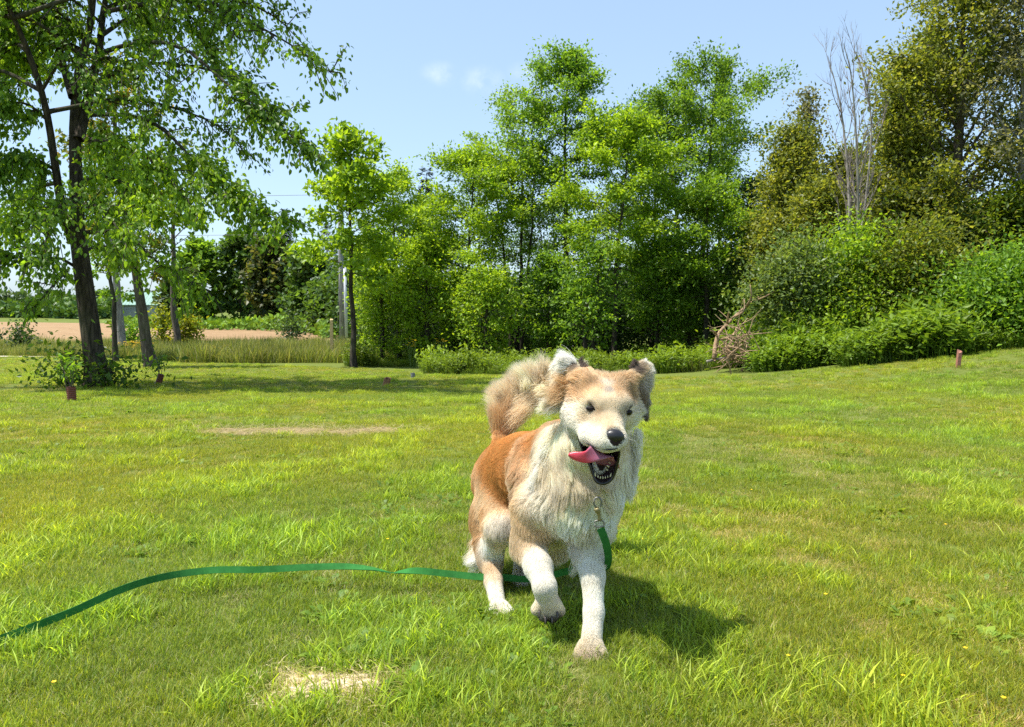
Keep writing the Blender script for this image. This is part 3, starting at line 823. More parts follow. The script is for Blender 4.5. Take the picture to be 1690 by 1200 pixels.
# far treeline and woods; haze on the horizon wood is put into its leaf colour
def far_wood(label, pts, seed, hgt, cols, n=9000):
    g = np.random.default_rng(seed); pts = np.array(pts, float); u = g.uniform(0, 1, n) * (len(pts) - 1); i = np.minimum(u.astype(int), len(pts) - 2); f = (u - i)[:, None]
    p = pts[i] * (1 - f) + pts[i + 1] * f; x, y = p[:, 0], p[:, 1] + g.uniform(-8, 8, n)
    h = hgt * (.55 + .6 * vnoise(x / 9 + 3, y * 0 + seed, seed)) * (.8 + .3 * vnoise(x / 3, y * 0, seed + 1)); z = gz(x, y) + h * g.uniform(0, 1, n) ** .8
    C = np.stack([x, y, z], -1); col = leaf_colors(g, n, cols, g.uniform(0, 1, n) * .5 + .5 * ((z - gz(x, y)) / h))
    V, F, Cc = leaf_cloud(C, g.normal(0, 1, (n, 3)), g.normal(0, 1, (n, 3)), g.uniform(.0035, .009, n) * np.maximum(y, 30), .8, .2, col)
    tag(link('far_woods', mesh('far_woods', V, F, LEAFD, False, Cc)), label, None, None, 'stuff')
far_wood('far wood on the horizon at the left, tinted blue green for haze', [(-420, 420), (-250, 400), (-120, 390), (20, 420)], 51, 11, BG)
far_wood('hedge line along the far side of the field', [(-200, 235), (-150, 215), (-118, 205), (-95, 185)], 52, 5.5, DG, 6000)
far_wood('brambles along the field edge before the dark trees', [(-56, 116), (-42, 106), (-30, 100), (-20, 88), (-16, 74)], 53, 1.6, MG, 5000)
far_wood('dark mass of the wood behind the front trees', [(-13, 62), (-2, 60), (12, 56), (26, 50), (40, 42)], 55, 7.5, DG, 26000)
far_wood('distant wood behind the near trees', [(20, 420), (150, 380), (330, 300)], 54, 12, DG, 9000)

# ---- the wood in the middle
GM = 'trees of the middle wood'
def wood(label, px, d, top, half, seed, cols, name='young_tree', **kw):
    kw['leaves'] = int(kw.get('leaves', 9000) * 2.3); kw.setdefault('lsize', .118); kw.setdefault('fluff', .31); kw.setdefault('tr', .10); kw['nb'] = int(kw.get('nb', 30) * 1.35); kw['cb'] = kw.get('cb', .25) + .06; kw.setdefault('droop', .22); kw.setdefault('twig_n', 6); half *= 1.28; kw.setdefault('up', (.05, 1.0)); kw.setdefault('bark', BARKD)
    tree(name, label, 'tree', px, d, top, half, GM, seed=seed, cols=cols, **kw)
wood('lone slender sapling on the lawn edge with a lacy crown beside the pole', 584, G(584, 606)[1], 226, 62, 61, YG, 'sapling_tree', leaves=2600, cb=.36, nb=22, tr=.10, up=(.2, 1.0), lsize=.19, prof='top')
wood('yellow green young tree just right of the lone sapling', 662, 26, 288, 62, 62, YG, leaves=6000, cb=.2)
wood('bright yellow green tree left of the tall pale one', 768, 25, 262, 82, 63, YG, leaves=8500, cb=.24)
wood('tall light green tree with several slim stems left of the tallest', 852, 27, 150, 88, 64, [(.075, .15, .018), (.145, .255, .022), (.24, .36, .03)], stems=3, nb=36, leaves=7500, cb=.46, up=(.4, 1.1))
wood('tallest tree of the wood, dark straight trunk behind the dog', 938, 27, 104, 80, 65, MG, leaves=8500, cb=.48, tr=.16, nb=34, up=(.3, 1.1))
wood('bright tree leaning forward between the two tallest', 1012, 23, 205, 84, 66, YG, leaves=9000, cb=.36, lean=(.5, 0))
wood('broad dark topped tree at the right end of the wood', 1140, 27, 120, 100, 67, [(.05, .115, .018), (.105, .20, .022), (.18, .29, .03)], leaves=10000, cb=.46, tr=.14, nb=36, stems=2, up=(.25, 1.05))
wood('narrow pointed tree rising above the right end of the wood', 1176, 30, 92, 45, 68, MG, leaves=4500, cb=.35, prof='cone', up=(.5, 1.2))
wood('green tree filling the middle distance, right of the bright one', 1075, 29, 185, 70, 69, MG, leaves=6000, cb=.42)
wood('lower light green tree in front of the broad dark topped one', 1165, 23, 318, 78, 70, [(.075, .15, .018), (.14, .25, .022), (.23, .35, .03)], leaves=7000, cb=.26)
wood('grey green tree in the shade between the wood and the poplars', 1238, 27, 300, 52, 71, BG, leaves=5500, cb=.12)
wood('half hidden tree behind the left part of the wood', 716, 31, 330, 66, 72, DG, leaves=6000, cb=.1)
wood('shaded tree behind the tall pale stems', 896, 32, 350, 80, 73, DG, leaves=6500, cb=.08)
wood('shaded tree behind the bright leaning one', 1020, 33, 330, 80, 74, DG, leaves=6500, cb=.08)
wood('small understorey tree with a forked trunk, left of the bright leaning one', 972, 21.5, 400, 40, 75, MG, leaves=1700, cb=.3, stems=2)
wood('small yellow green understorey tree at the foot of the wood', 800, 22.5, 450, 46, 76, YG, leaves=2200, cb=.2)
wood('low bright tree between the young tree and the bright yellow green one', 705, 24.5, 395, 48, 141, YG, leaves=4200, cb=.1)
wood('low bushy tree just right of the lone sapling', 632, 25, 425, 36, 142, YG, leaves=2600, cb=.1)
wood('low green tree in front of the tallest one', 905, 24, 425, 46, 143, MG, leaves=3200, cb=.16)
wood('low green tree below the green middle distance one', 1085, 23.5, 405, 50, 144, MG, leaves=3800, cb=.18)
wood('small green tree left of the fallen tree', 1140, 24.5, 440, 44, 145, MG, leaves=2600, cb=.2)
# undergrowth: one mass of leaves and thin stems nobody could count
def undergrowth(label, spans, seed, n, cols, lsize=.16):
    g = np.random.default_rng(seed); C = []
    tot = sum((b - a) * (t1) for a, b, d0, d1, t0, t1 in spans)
    for a, b, d0, d1, t0, t1 in spans:
        m = int(n * (b - a) * t1 / tot); px = g.uniform(a, b, m); d = g.uniform(d0, d1, m); x = (px - 845) / FPX * d; z0 = gz(x, d)
        hh = t0 + (t1 - t0) * vnoise(x * .55 + seed, d * .55, seed) ** 1.0
        z = z0 + hh * g.beta(1.3, 1.1, m); C.append(np.stack([x, d, z, (z - z0) / t1], -1))
    C = np.concatenate(C); C[:, :3] += g.normal(0, .08, (len(C), 3))
    cell = vnoise(C[:, 0] * 1.6, C[:, 1] * 1.6 + C[:, 2] * 1.9, seed + 2)
    k = cell > .30; C, cell = C[k], cell[k]; n = len(C)
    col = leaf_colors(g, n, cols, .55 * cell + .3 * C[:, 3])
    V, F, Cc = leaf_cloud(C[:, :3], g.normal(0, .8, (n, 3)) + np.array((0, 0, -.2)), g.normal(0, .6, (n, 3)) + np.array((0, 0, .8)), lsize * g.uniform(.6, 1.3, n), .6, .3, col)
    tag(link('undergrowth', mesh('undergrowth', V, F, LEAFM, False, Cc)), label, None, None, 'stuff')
undergrowth('undergrowth below the middle wood with shade put into its dark leaf colours', [(585, 760, 27.5, 35, .6, 4.2), (740, 1000, 28, 39, .5, 4.4), (980, 1250, 27.5, 37, .6, 4.6), (1180, 1320, 23, 31, .8, 4.8)], 81, 95000, [(.018, .040, .010), (.035, .072, .013), (.075, .135, .02)])  # leaf colours darkened to stand for the shade below the canopy
# ---- right hand wood
GR = 'trees of the right hand wood'
def rtree(label, px, d, top, half, seed, cols, name='poplar_tree', **kw):
    kw['leaves'] = int(kw.get('leaves', 9000) * 1.8); kw.setdefault('lsize', .115); kw.setdefault('fluff', .36); kw.setdefault('tr', .12); kw['nb'] = int(kw.get('nb', 34) * 1.35); kw.setdefault('cb', .12); kw.setdefault('twig_n', 6); half *= 1.5; kw.setdefault('droop', .02); kw.setdefault('up', (.55, 1.25)); kw.setdefault('bark', BARK)
    tree(name, label, 'tree', px, d, top, half, GR, seed=seed, cols=cols, **kw)
rtree('narrow poplar with a silvery pointed top left of the dead tree', 1330, 22, 138, 30, 91, SV, leaves=4500, prof='cone', cb=.25)
rtree('olive poplar below the silvery pointed one', 1306, 21, 225, 58, 92, OL, leaves=7500)
rtree('low olive tree at the left edge of the right hand wood', 1274, 22, 290, 40, 93, OL, leaves=4600)
rtree('olive tree behind the bare branches of the dead tree', 1398, 22.5, 265, 60, 94, OL, leaves=8500)
rtree('huge olive poplar rising out of the picture at the right', 1560, 19, -70, 118, 95, OL, leaves=17000, nb=48, tr=.2, cb=.12, prof='oval')
rtree('tapering olive poplar between the dead tree and the huge one', 1478, 19, 95, 62, 96, OL, leaves=8500, prof='cone')
rtree('sparse poplar with pale bare limbs at the right edge of the picture', 1680, 18, -120, 95, 97, SV, leaves=6000, nb=40, bark=BARKL, tr=.16, up=(.7, 1.3))
rtree('olive poplar closing the gap right of the dead tree', 1452, 21.5, 250, 44, 201, OL, leaves=6000)
rtree('greener poplar just left of the huge one', 1520, 20.5, 60, 60, 202, [(.07, .11, .02), (.14, .185, .028), (.24, .27, .05)], leaves=8000)
rtree('olive tree low between the silvery poplar and the shrubs', 1346, 19.5, 310, 56, 203, OL, leaves=5500)
rtree('green poplar low at the right edge of the picture', 1690, 17.5, 330, 70, 98, [(.05, .09, .012), (.10, .16, .015), (.17, .22, .02)], leaves=6500)
rtree('olive tree filling the gap beneath the huge poplar', 1500, 18, 330, 70, 99, [(.04, .07, .012), (.09, .12, .015), (.17, .18, .03)], leaves=8500)
rtree('dark tree in the shade at the foot of the huge poplar', 1590, 18.5, 370, 75, 100, DG, leaves=7500, cb=.05)
def dead_tree():
    g = np.random.default_rng(8); b = at(1412, 17.6); D = b[1]; k = D / FPX
    root = empty('dead_tree', b, 'dead bare tree with upright grey branches between the poplars', 'tree', GR)
    stems = [[(1412, 600, 0), (1409, 480, 0), (1403, 380, 0), (1398, 270, .2), (1386, 170, .3), (1366, 92, .4)],
             [(1411, 520, 0), (1414, 420, -.2), (1416, 320, -.3), (1412, 210, -.4), (1404, 120, -.5), (1392, 72, -.5)],
             [(1408, 470, 0), (1420, 390, .3), (1432, 300, .5), (1438, 210, .6), (1430, 140, .7), (1414, 88, .8)]]
    sl_ = [smooth_line([P(x, y, D + q) for x, y, q in s], 22) for s in stems]
    V, F = tubes([(s, np.linspace(a * k, .45 * k, 22)) for s, a in zip(sl_, (4.4, 3.0, 2.6))], 8, False); link('trunk', mesh('trunk', V, F, BARKL), root)
    lines = []
    def twig(p0, d, L, r, depth):
        n = 7; p = [np.array(p0)]; dd = norm(d)
        for q in range(n - 1):
            dd = norm(dd + np.array((0, 0, .10)) + g.normal(0, .07, 3)); p.append(p[-1] + dd * L / (n - 1))
        p = np.array(p); lines.append((p, np.linspace(r, r * .3, n)))
        if depth:
            for _ in range(4 if depth > 1 else 3):
                s = g.integers(1, n - 1); twig(p[s], dd + g.normal(0, .38, 3), L * g.uniform(.35, .6), r * .55, depth - 1)
    for s, cnt in zip(sl_, (17, 14, 14)):
        for q in range(cnt):
            u = int(g.integers(6, 21)); sd = g.choice([-1, 1]); dv = norm(s[min(u + 1, 21)] - s[u - 1]) + np.array((sd * g.uniform(.1, .5), g.normal(0, .25), .1))
            twig(s[u], dv, g.uniform(.6, 1.5) * (1.15 - u / 40), (1.5 - u * .045) * k, 2)
    V, F = tubes(lines, 4, False); link('limbs', mesh('limbs', V, F, bark_mat('dead_wood', (.16, .125, .11), (.34, .29, .26))), root)
dead_tree()
def shrub(label, px, d, top, half, seed, cols, leaves=5000, lsize=.10, base=None, group='shrubs along the right hand lawn edge', name='shrub', **kw):
    kw.setdefault('cb', .05); kw.setdefault('nb', 30); kw.setdefault('stems', 3); kw.setdefault('fluff', .55)
    tree(name, label, 'shrub', px, d, top - 12 * ((seed * 7) % 5), half, group, BARKD, base=base, seed=seed, leaves=int(leaves * 1.7), lsize=lsize, cols=cols, tr=.035, up=(.05, 1.2), droop=.06, twig_n=6, wob=.10, **kw)
shrub('pale green shrub right of the brush pile', 1300, 16.8, 425, 60, 111, [(.06, .105, .025), (.12, .18, .045), (.20, .26, .09)], 7500)
shrub('bright green shrub under the bare dead tree', 1385, 16.8, 420, 66, 112, YG, 6500)
shrub('yellow green bush in front of the olive poplars', 1465, 16.4, 405, 58, 113, [(.05, .09, .012), (.11, .16, .015), (.19, .22, .03)], 6500)
shrub('dark shrub in the shade behind the leafy weeds', 1525, 16.6, 400, 64, 114, OL, 6500)
shrub('bushy shrub left of the small red stake', 1575, 15.9, 440, 52, 115, MG, 4500)
shrub('fresh green shrub at the right edge of the lawn', 1655, 14.8, 440, 60, 116, MG, 6500)
shrub('low leafy bush at the right end of the picture', 1720, 14, 460, 55, 117, MG, 5000)
shrub('small bush at the corner of the right hand lawn edge', 1262, 17.2, 548, 34, 118, YG, 2600)
GB = 'bushes in the meadow at the left'
shrub('yellow green bush right of the grey meadow trunk', 308, 41, 541, 13, 121, [(.12, .15, .012), (.22, .24, .015), (.32, .32, .02)], 700, .22, group=GB)
shrub('smaller yellow green bush left of the grey meadow trunk', 270, 41, 545, 10, 122, [(.10, .14, .012), (.18, .22, .015), (.28, .30, .02)], 500, .22, group=GB)
shrub('slim green bush between the two trunks at the left', 216, 39, 538, 8, 123, MG, 400, .2, group=GB)
shrub('wispy grey green bush at the field edge', 480, 44, 548, 14, 124, BG, 500, .2, group=GB)
shrub('wispy bush at the far left of the meadow', 34, 38, 535, 14, 125, BG, 450, .2, group=GB)
shrub('leafy suckers round the foot of the big tree', 160, 12.5, 606, 17, 126, [(.04, .085, .012), (.08, .15, .014), (.13, .20, .02)], 420, .10, base=BIGB + np.array((.28, -.15, 0)), group='suckers round the big tree')
shrub('leafy suckers left of the big tree behind the red tree guard', 128, 12.5, 608, 17, 127, [(.04, .085, .012), (.08, .15, .014), (.13, .20, .02)], 380, .10, base=BIGB + np.array((-.38, -.1, 0)), group='suckers round the big tree')
# ------------------------------------------------------------------ tall weeds and meadow grass
def weed_src(k, h, leafy, cols, n=26):
    g = np.random.default_rng(600 + k); V, F, C = blade_set(n, .22, h * .45, h, .008, .016, .55, 610 + k, cols, 4)
    sets = [(V, F, C)]
    if leafy:
        nl = 70; st = g.normal(0, .16, (10, 2)); i = g.integers(0, 10, nl); z = h * g.uniform(.15, 1.05, nl)
        Cn = np.stack([st[i, 0] * (1 + z), st[i, 1] * (1 + z), z], -1)
        a = g.normal(0, 1, (nl, 3)); a[:, 2] = a[:, 2] * .4 + .25
        col = leaf_colors(g, nl, cols[:3], z / h)
        sets.append(leaf_cloud(Cn, a, np.array((0, 0, 1.)) + g.normal(0, .4, (nl, 3)), g.uniform(.07, .16, nl), .42, .3, col))
    V, F, C = join_sets(sets)
    return mesh('weed_tuft', V, F, gm, False, C)
WG = [(.10, .165, .014), (.155, .235, .018), (.22, .30, .025)]
MEAD = [(.15, .19, .03), (.20, .23, .05), (.26, .25, .09), (.12, .17, .03)]
weeds = [weed_src(k, .55, k >= 2, WG) for k in range(5)]
meads = [weed_src(10 + k, .5, False, MEAD, 34) for k in range(4)]
def strip(name, label, poly, n, src, h0, h1, seed, tintc=(1, 1, 1)):
    """Tufts over a list of (px0, px1, near distance, depth) spans."""
    g = np.random.default_rng(seed); P_ = []
    for a, b, d0, d1, m in poly:
        px = g.uniform(a, b, m); d = np.maximum(d0 + (d1 - d0) * g.uniform(0, 1, m), 1); x = (px - 845) / FPX * d; P_.append(np.stack([x, d], -1))
    p = np.concatenate(P_); x, y = p.T; k = (np.hypot(x, y) > lawn_reach(x, y) - .15) & ~((np.abs(x / y - .282) < .030) & (y < 17.2) & (y > 14.2)); x, y = x[k], y[k]; n = len(x)
    tl = g.normal(0, .12, (n, 2)); v = np.clip(vnoise(x * 1.1, y * 1.1, seed) * 1.3 - .2, 0, 1) ** 1.4
    tint = np.array(tintc) * (.75 + .5 * vnoise(x * .9, y * .9, seed + 1))[:, None] * g.uniform(.85, 1.15, (n, 1))
    return scatter(name, label, np.stack([x, y, gz(x, y)], -1), g.uniform(0, 6.28, n), (h0 + (h1 - h0) * v) * g.uniform(.75, 1.2, n), g.integers(0, len(src), n), tint, src, tl)
strip('tall_weeds', 'tall leafy weeds and grass along the foot of the middle wood', [(575, 720, 23, 28, 1000), (700, 1000, 17.5, 24, 1900), (1000, 1260, 17, 22, 1500)], 0, weeds[:3] + meads[:1] + weeds[3:4], .25, .95, 71, (.85, .88, .9))
strip('tall_weeds', 'tall leafy weeds along the right hand lawn edge', [(1225, 1420, 15, 18, 2300), (1400, 1560, 14, 17, 2300), (1540, 1800, 13, 17.5, 2600)], 0, weeds, .40, 1.5, 72, (.85, .95, 1))
strip('meadow_grass', 'tall pale meadow grass between the lawn and the field', [(-250, 330, 29, 46, 3900), (300, 640, 27, 46, 4200)], 0, meads, 1.0, 1.9, 73)

# ------------------------------------------------------------------ small things on the lawn
RUST = plain('rust_plastic', (.16, .045, .028), .55, bump=.2, scale=40, var=.25)
HOLLOW = plain('pipe_inside', (.03, .015, .012), .8)
def tree_guard(label, base, r, h, lean, mat, sprout=True, seed=0, rings=9):
    """Short upright piece of corrugated pipe guarding a sapling."""
    root = empty('tree_guard', base, label, 'tree guard', 'pipe tree guards on the lawn')
    n = rings * 4 + 1; t = np.linspace(0, 1, n); ax = np.array((lean[0], lean[1], 1.0))
    pts = base[None] + np.array((0, 0, -.03)) + ax[None] * (h * t)[:, None]
    rad = r * (1 + .075 * np.cos(t * rings * 2 * np.pi))
    V, F = tubes([(pts, rad)], 18, False); V2, F2 = tubes([(pts[::-1], rad[::-1] * .86)], 18, False)
    rim = np.stack([np.arange(18), (np.arange(18) + 1) % 18], -1); o = len(V); top = (n - 1) * 18
    R = np.stack([top + rim[:, 0], top + rim[:, 1], o + rim[:, 1], o + rim[:, 0]], -1)
    link('pipe', mesh('pipe', np.concatenate([V, V2]), [np.concatenate([F[0], F2[0] + o, R])], mat), root)
    if sprout:
        g = np.random.default_rng(seed); lines = []; A = []
        for q in range(6):
            p0 = base + ax * h * .5 + g.normal(0, r * .3, 3) * (1, 1, 0); e = p0 + np.array((g.normal(0, .16), g.normal(0, .1), h * .5 + g.uniform(.12, .34)))
            lines.append((smooth_line([p0, (p0 + e) / 2 + (0, 0, .08), e], 6), np.linspace(.006, .002, 6))); A.append(lines[-1][0])
        V, F = tubes(lines, 4, False); sp = link('sprout', mesh('sprout', V, F, BARK), root)
        A = np.array(A); i = g.integers(0, 6, 90); j = g.integers(2, 6, 90); C = A[i, j] + g.normal(0, .03, (90, 3))
        V, F, Cc = leaf_cloud(C, g.normal(0, .6, (90, 3)) + (0, 0, -.3), g.normal(0, .5, (90, 3)) + (0, 0, 1), g.uniform(.05, .10, 90), .5, .3, leaf_colors(g, 90, MG))
        lo = link('leaves', mesh('leaves', V, F, LEAFM, False, Cc)); lo.parent = sp; lo['kind'] = 'stuff'
    return root
def pxs(base): return base[1] / FPX
b = G(119, 664); tree_guard('dark red corrugated pipe left of the big tree trunk', b, 7.0 * pxs(b), 30 * pxs(b), (-.02, 0), RUST, True, 1)
b = G(260, 634); tree_guard('rust red pipe leaning right of the big tree, a sprout growing from it', b, 5 * pxs(b), 19 * pxs(b), (.35, 0), RUST, True, 2)
b = G(682, 625); tree_guard('small grey pipe at the lawn edge in front of the wood', b, 3.6 * pxs(b), 12 * pxs(b), (-.05, 0), plain('grey_plastic', (.17, .18, .19), .5), False, 4, 5)
def stump():
    b = G(636, 637); k = pxs(b); root = empty('broken_pipe', b, 'broken orange brown pipe stub with a dark opening in the middle of the lawn', 'pipe')
    t = np.linspace(0, 1, 10); pts = b[None] + np.array((.25, 0, 1.0)) * (17 * k * t)[:, None] - (0, 0, .03)
    V, F = tubes([(pts, 5.6 * k * (1 + .05 * np.cos(t * 24)))], 16, False)
    jag = np.random.default_rng(5).uniform(-.35, .1, 16) * 8 * k; V[-16:, 2] += jag
    V2 = V.copy(); V2[:, :2] = b[:2] + (V[:, :2] - b[:2]) ; c = np.repeat(pts, 16, 0); V2 = c + (V - c) * np.array((.82, .82, 1))
    o = len(V); rim = np.stack([np.arange(16), (np.arange(16) + 1) % 16], -1); tp = 9 * 16
    R = np.stack([tp + rim[:, 0], tp + rim[:, 1], o + tp + rim[:, 1], o + tp + rim[:, 0]], -1)
    link('pipe', mesh('pipe', np.concatenate([V, V2]), [np.concatenate([F[0], F[0][:, ::-1] + o, R])], plain('orange_brown', (.27, .13, .06), .7, bump=.4, scale=30, var=.3)), root)
stump()
def stake(name, label, base, hpx, wpx, col, lean=(0, 0)):
    k = pxs(base); w = wpx * k / 2; h = hpx * k
    V, F = box_mesh((-w, -w * .8, -.1), (w, w * .8, h)); top = V[:, 2] > 0
    V[top, 0] += lean[0] * h; V[top, 1] += lean[1] * h; V[top] = V[top] * (1, 1, 1) + np.array([(.0, 0, .02 * q) for q in range(top.sum())])
    o = tag(link(name, mesh(name, V + np.array(base), F, plain(name + '_wood', col, .8, bump=.3, scale=30, var=.2), False)), label, 'stake')
    return o
stake('wooden_stake', 'tall pale wooden stake in the meadow left of the utility pole', at(547, 29), 68, 5, (.52, .40, .20), (.01, 0))
stake('marker_stake', 'short reddish stake at the edge of the lawn on the right', G(1580, 607), 24, 6, (.30, .13, .09), (.12, 0))

# utility pole with its guy and wires
def pole():
    d = 52.0; b = at(566, d); k = d / FPX
    root = empty('utility_pole', b, 'tall grey utility pole behind the lone sapling', 'utility pole')
    top = P(560, 232, d)
    V, F = tubes([(np.array([b - (0, 0, .4), b * .5 + top * .5, top]), np.array((5.6, 5.0, 4.2)) * k)], 14); link('pole', mesh('pole', V, F, bark_mat('weathered_pole', (.17, .17, .17), (.34, .35, .36), 5, .3)), root)
    V, F = tubes([(np.array([P(572, 557, d - .4), P(569, 440, d - .4)]), np.array((2.6, 2.6)) * k)], 8); link('cable_guard', mesh('cable_guard', V, F, plain('pvc_guard', (.46, .48, .50), .5)), root)
    a = top - (0, 0, .35)
    V, F = box_mesh((-1.1, -.05, -.06), (1.1, .05, .06)); link('crossarm', mesh('crossarm', V + a, F, BARK, False), root)
    for s in (-1, 0, 1):
        V, F = tubes([(np.array([a + (s * .95, 0, .06), a + (s * .95, 0, .14), a + (s * .95, 0, .24)]), np.array((.05, .07, .04)))], 8); link('insulator', mesh('insulator', V, F, plain('porcelain', (.4, .4, .42), .3)), root)
    gm_ = plain('guy_wire', (.25, .25, .25), .5, .6)
    V, F = tubes([(np.array([P(562, 420, d), P(556, 548, d - 1.5)]), np.array((.012, .012)))], 5); link('guy_wire', mesh('guy_wire', V, F, gm_), root)
    wire = plain('power_line', (.20, .20, .21), .6)
    for nm, y0, y1 in (('topmost power line running left from the utility pole', 321, 318), ('lower power line running left from the utility pole', 386, 378)):
        p0 = P(560, y0, d); p1 = P(-600, y1, d + 8); t = np.linspace(0, 1, 40)[:, None]
        pts = p0 * (1 - t) + p1 * t - np.array((0, 0, 1.0)) * (1.1 * 4 * t * (1 - t)) * .25
        V, F = tubes([(pts, np.full(40, .014))], 5, False); tag(link('power_line', mesh('power_line', V, F, wire)), nm, 'wire', 'power lines')
pole()
def post2():
    b = at(743, 44); k = b[1] / FPX; root = empty('utility_pole', b, 'thin grey pole half hidden in the yellow green tree', 'utility pole')
    V, F = tubes([(np.array([b - (0, 0, .3), P(743, 396, b[1])]), np.array((3.4, 3.4)) * k)], 10); link('pole', mesh('pole', V, F, plain('galvanised', (.38, .40, .42), .5)), root)
    V, F = tubes([(np.array([P(743, 412, b[1]), P(743, 394, b[1])]), np.array((4.6, 4.6)) * k)], 10); link('pole_cap', mesh('pole_cap', V, F, plain('pole_cap_grey', (.45, .47, .49), .5)), root)
post2()

# barn across the field
def barn():
    d = 200.0; k = d / FPX; c = P(234, 526, d); root = empty('barn', c, 'pale grey barn with a faded green metal roof across the field', 'barn')
    W, Dp, Hh, Rr = 68 * k, 9.0, 26 * k, 17 * k
    x0, x1, y0, y1, z = c[0] - W / 2, c[0] + W / 2, d, d + Dp, float(gz(c[0], d)) - .2
    ze = P(234, 503, d)[2]; zr = P(234, 483, d)[2]
    n = 22                                            # vertical boards of the walls
    bm = plain('weathered_boards', (.30, .33, .36), .85, bump=.3, scale=3, var=.2); me = None
    for q in range(n):
        if 8 <= q <= 11: continue
        w = W / n; V, F = box_mesh((0, 0, 0), (w - .03, .10, ze - z))
        if me is None: me = mesh('board', V, F, bm, False)
        o = link('board', me, root); o.location = Vector((x0 + q * w, y0 - .05, z)) - root.location
    V, F = box_mesh((x0, y0 + .06, z), (x1, y1, ze)); link('wall', mesh('wall', V, F, plain('barn_wall', (.24, .26, .28), .85, scale=2), False), root)
    V, F = box_mesh((x0 + 8 * W / n, y0 - .02, z), (x0 + 12 * W / n, y0 + .05, ze - .3)); link('door', mesh('door', V, F, plain('barn_door', (.10, .13, .13), .8, scale=2), False), root)
    ov = .7; yr = (y0 + y1) / 2
    V = np.array([(x0 - ov, y0 - ov, ze - .15), (x1 + ov, y0 - ov, ze - .15), (x1 + ov, yr, zr), (x0 - ov, yr, zr), (x0 - ov, y1 + ov, ze - .15), (x1 + ov, y1 + ov, ze - .15)])
    V = np.concatenate([V, V + (0, 0, .14)]); F = [(0, 3, 2, 1), (3, 4, 5, 2), (6, 7, 8, 9), (9, 8, 11, 10), (0, 1, 7, 6), (4, 10, 11, 5)]
    ro = link('roof', mesh('roof', V, np.array(F), plain('green_metal_roof', (.20, .33, .27), .7, scale=1.2, var=.15), False), root)
    ridge, _ = box_mesh((0, 0, 0), (.08, 1, .06)); rm = None
    for q in range(14):                                # standing seams
        x = x0 - ov + (W + 2 * ov) * (q + .5) / 14
        V, F = tubes([(np.array([(x, y0 - ov, ze + .0), (x, yr, zr + .15)]), np.array((.05, .05)))], 4)
        so = link('seam', mesh('seam', V, F, plain('roof_seam', (.30, .42, .37), .5) if q == 0 else bpy.data.materials['roof_seam'], False)); so.parent = ro; so.location = (0, 0, 0)
    V = np.array([(x0, y0, ze), (x0, y1, ze), (x0, yr, zr), (x0 + .1, y0, ze), (x0 + .1, y1, ze), (x0 + .1, yr, zr)]); 
    for xx in (x0, x1 - .1):
        V2 = V + (xx - x0, 0, -.16); link('gable', mesh('gable', V2, [np.array([(0, 1, 2), (3, 5, 4)]), np.array([(0, 2, 5, 3), (1, 4, 5, 2)])], bm, False), root)
barn()

# brush pile and fallen tree by the corner of the wood
DEADW = bark_mat('fallen_wood', (.20, .13, .075), (.42, .29, .18))
def fallen():
    d = 16.1; k = d / FPX; b = at(1190, d); root = empty('fallen_tree', b, 'fallen leaning tree with bare orange brown limbs at the corner of the wood', 'fallen tree')
    main = smooth_line([P(1178, 592, d - .3), P(1184, 555, d), P(1205, 530, d + .2), P(1232, 505, d + .5), P(1262, 484, d + .9)], 14)
    V, F = tubes([(main, np.linspace(3.4 * k, 1.5 * k, 14))], 8); link('trunk', mesh('trunk', V, F, DEADW), root)
    L = [[(1184, 556, 0), (1180, 548, -.2), (1172, 546, -.4)], [(1200, 535, 0), (1202, 520, -.2), (1203, 515, -.3)], [(1190, 560, 0), (1205, 556, -.2), (1216, 545, -.1)], [(1215, 522, .1), (1228, 512, 0), (1228, 494, .1)], [(1232, 506, .3), (1240, 490, .1), (1238, 470, .1)], [(1245, 497, .5), (1262, 490, .3), (1280, 480, .4)]]
    for pl in L:
        p = smooth_line([P(x, y, d + q) for x, y, q in pl], 8); V, F = tubes([(p, np.linspace(2.2 * k, .8 * k, 8))], 6); link('limb', mesh('limb', V, F, DEADW), root)
    lg = smooth_line([P(1166, 597, d - .2), P(1188, 592, d - .2), P(1212, 590, d)], 8); V, F = tubes([(lg, np.linspace(2.4 * k, 1.9 * k, 8))], 9)
    tag(link('fallen_log', mesh('fallen_log', V, F, BARKL)), 'pale grey log lying below the brush at the corner of the wood', 'log')
    g = np.random.default_rng(3); lines = []
    for q in range(120):
        x = g.normal(1214, 16); y = 598 - abs(g.normal(0, 26)); p0 = P(x, y, d - .3 + g.normal(0, .35)); dv = norm(g.normal(0, 1, 3) * (1, .6, .8)); ln = g.uniform(.2, .7)
        lines.append((np.array([p0, p0 + dv * ln * .5 + g.normal(0, .04, 3), p0 + dv * ln]), np.array((.014, .010, .004)) * g.uniform(.6, 1.4)))
    V, F = tubes(lines, 5, False); tag(link('brush_pile', mesh('brush_pile', V, F, DEADW)), 'heap of dry brown twigs beside the fallen tree', None, None, 'stuff')
fallen()

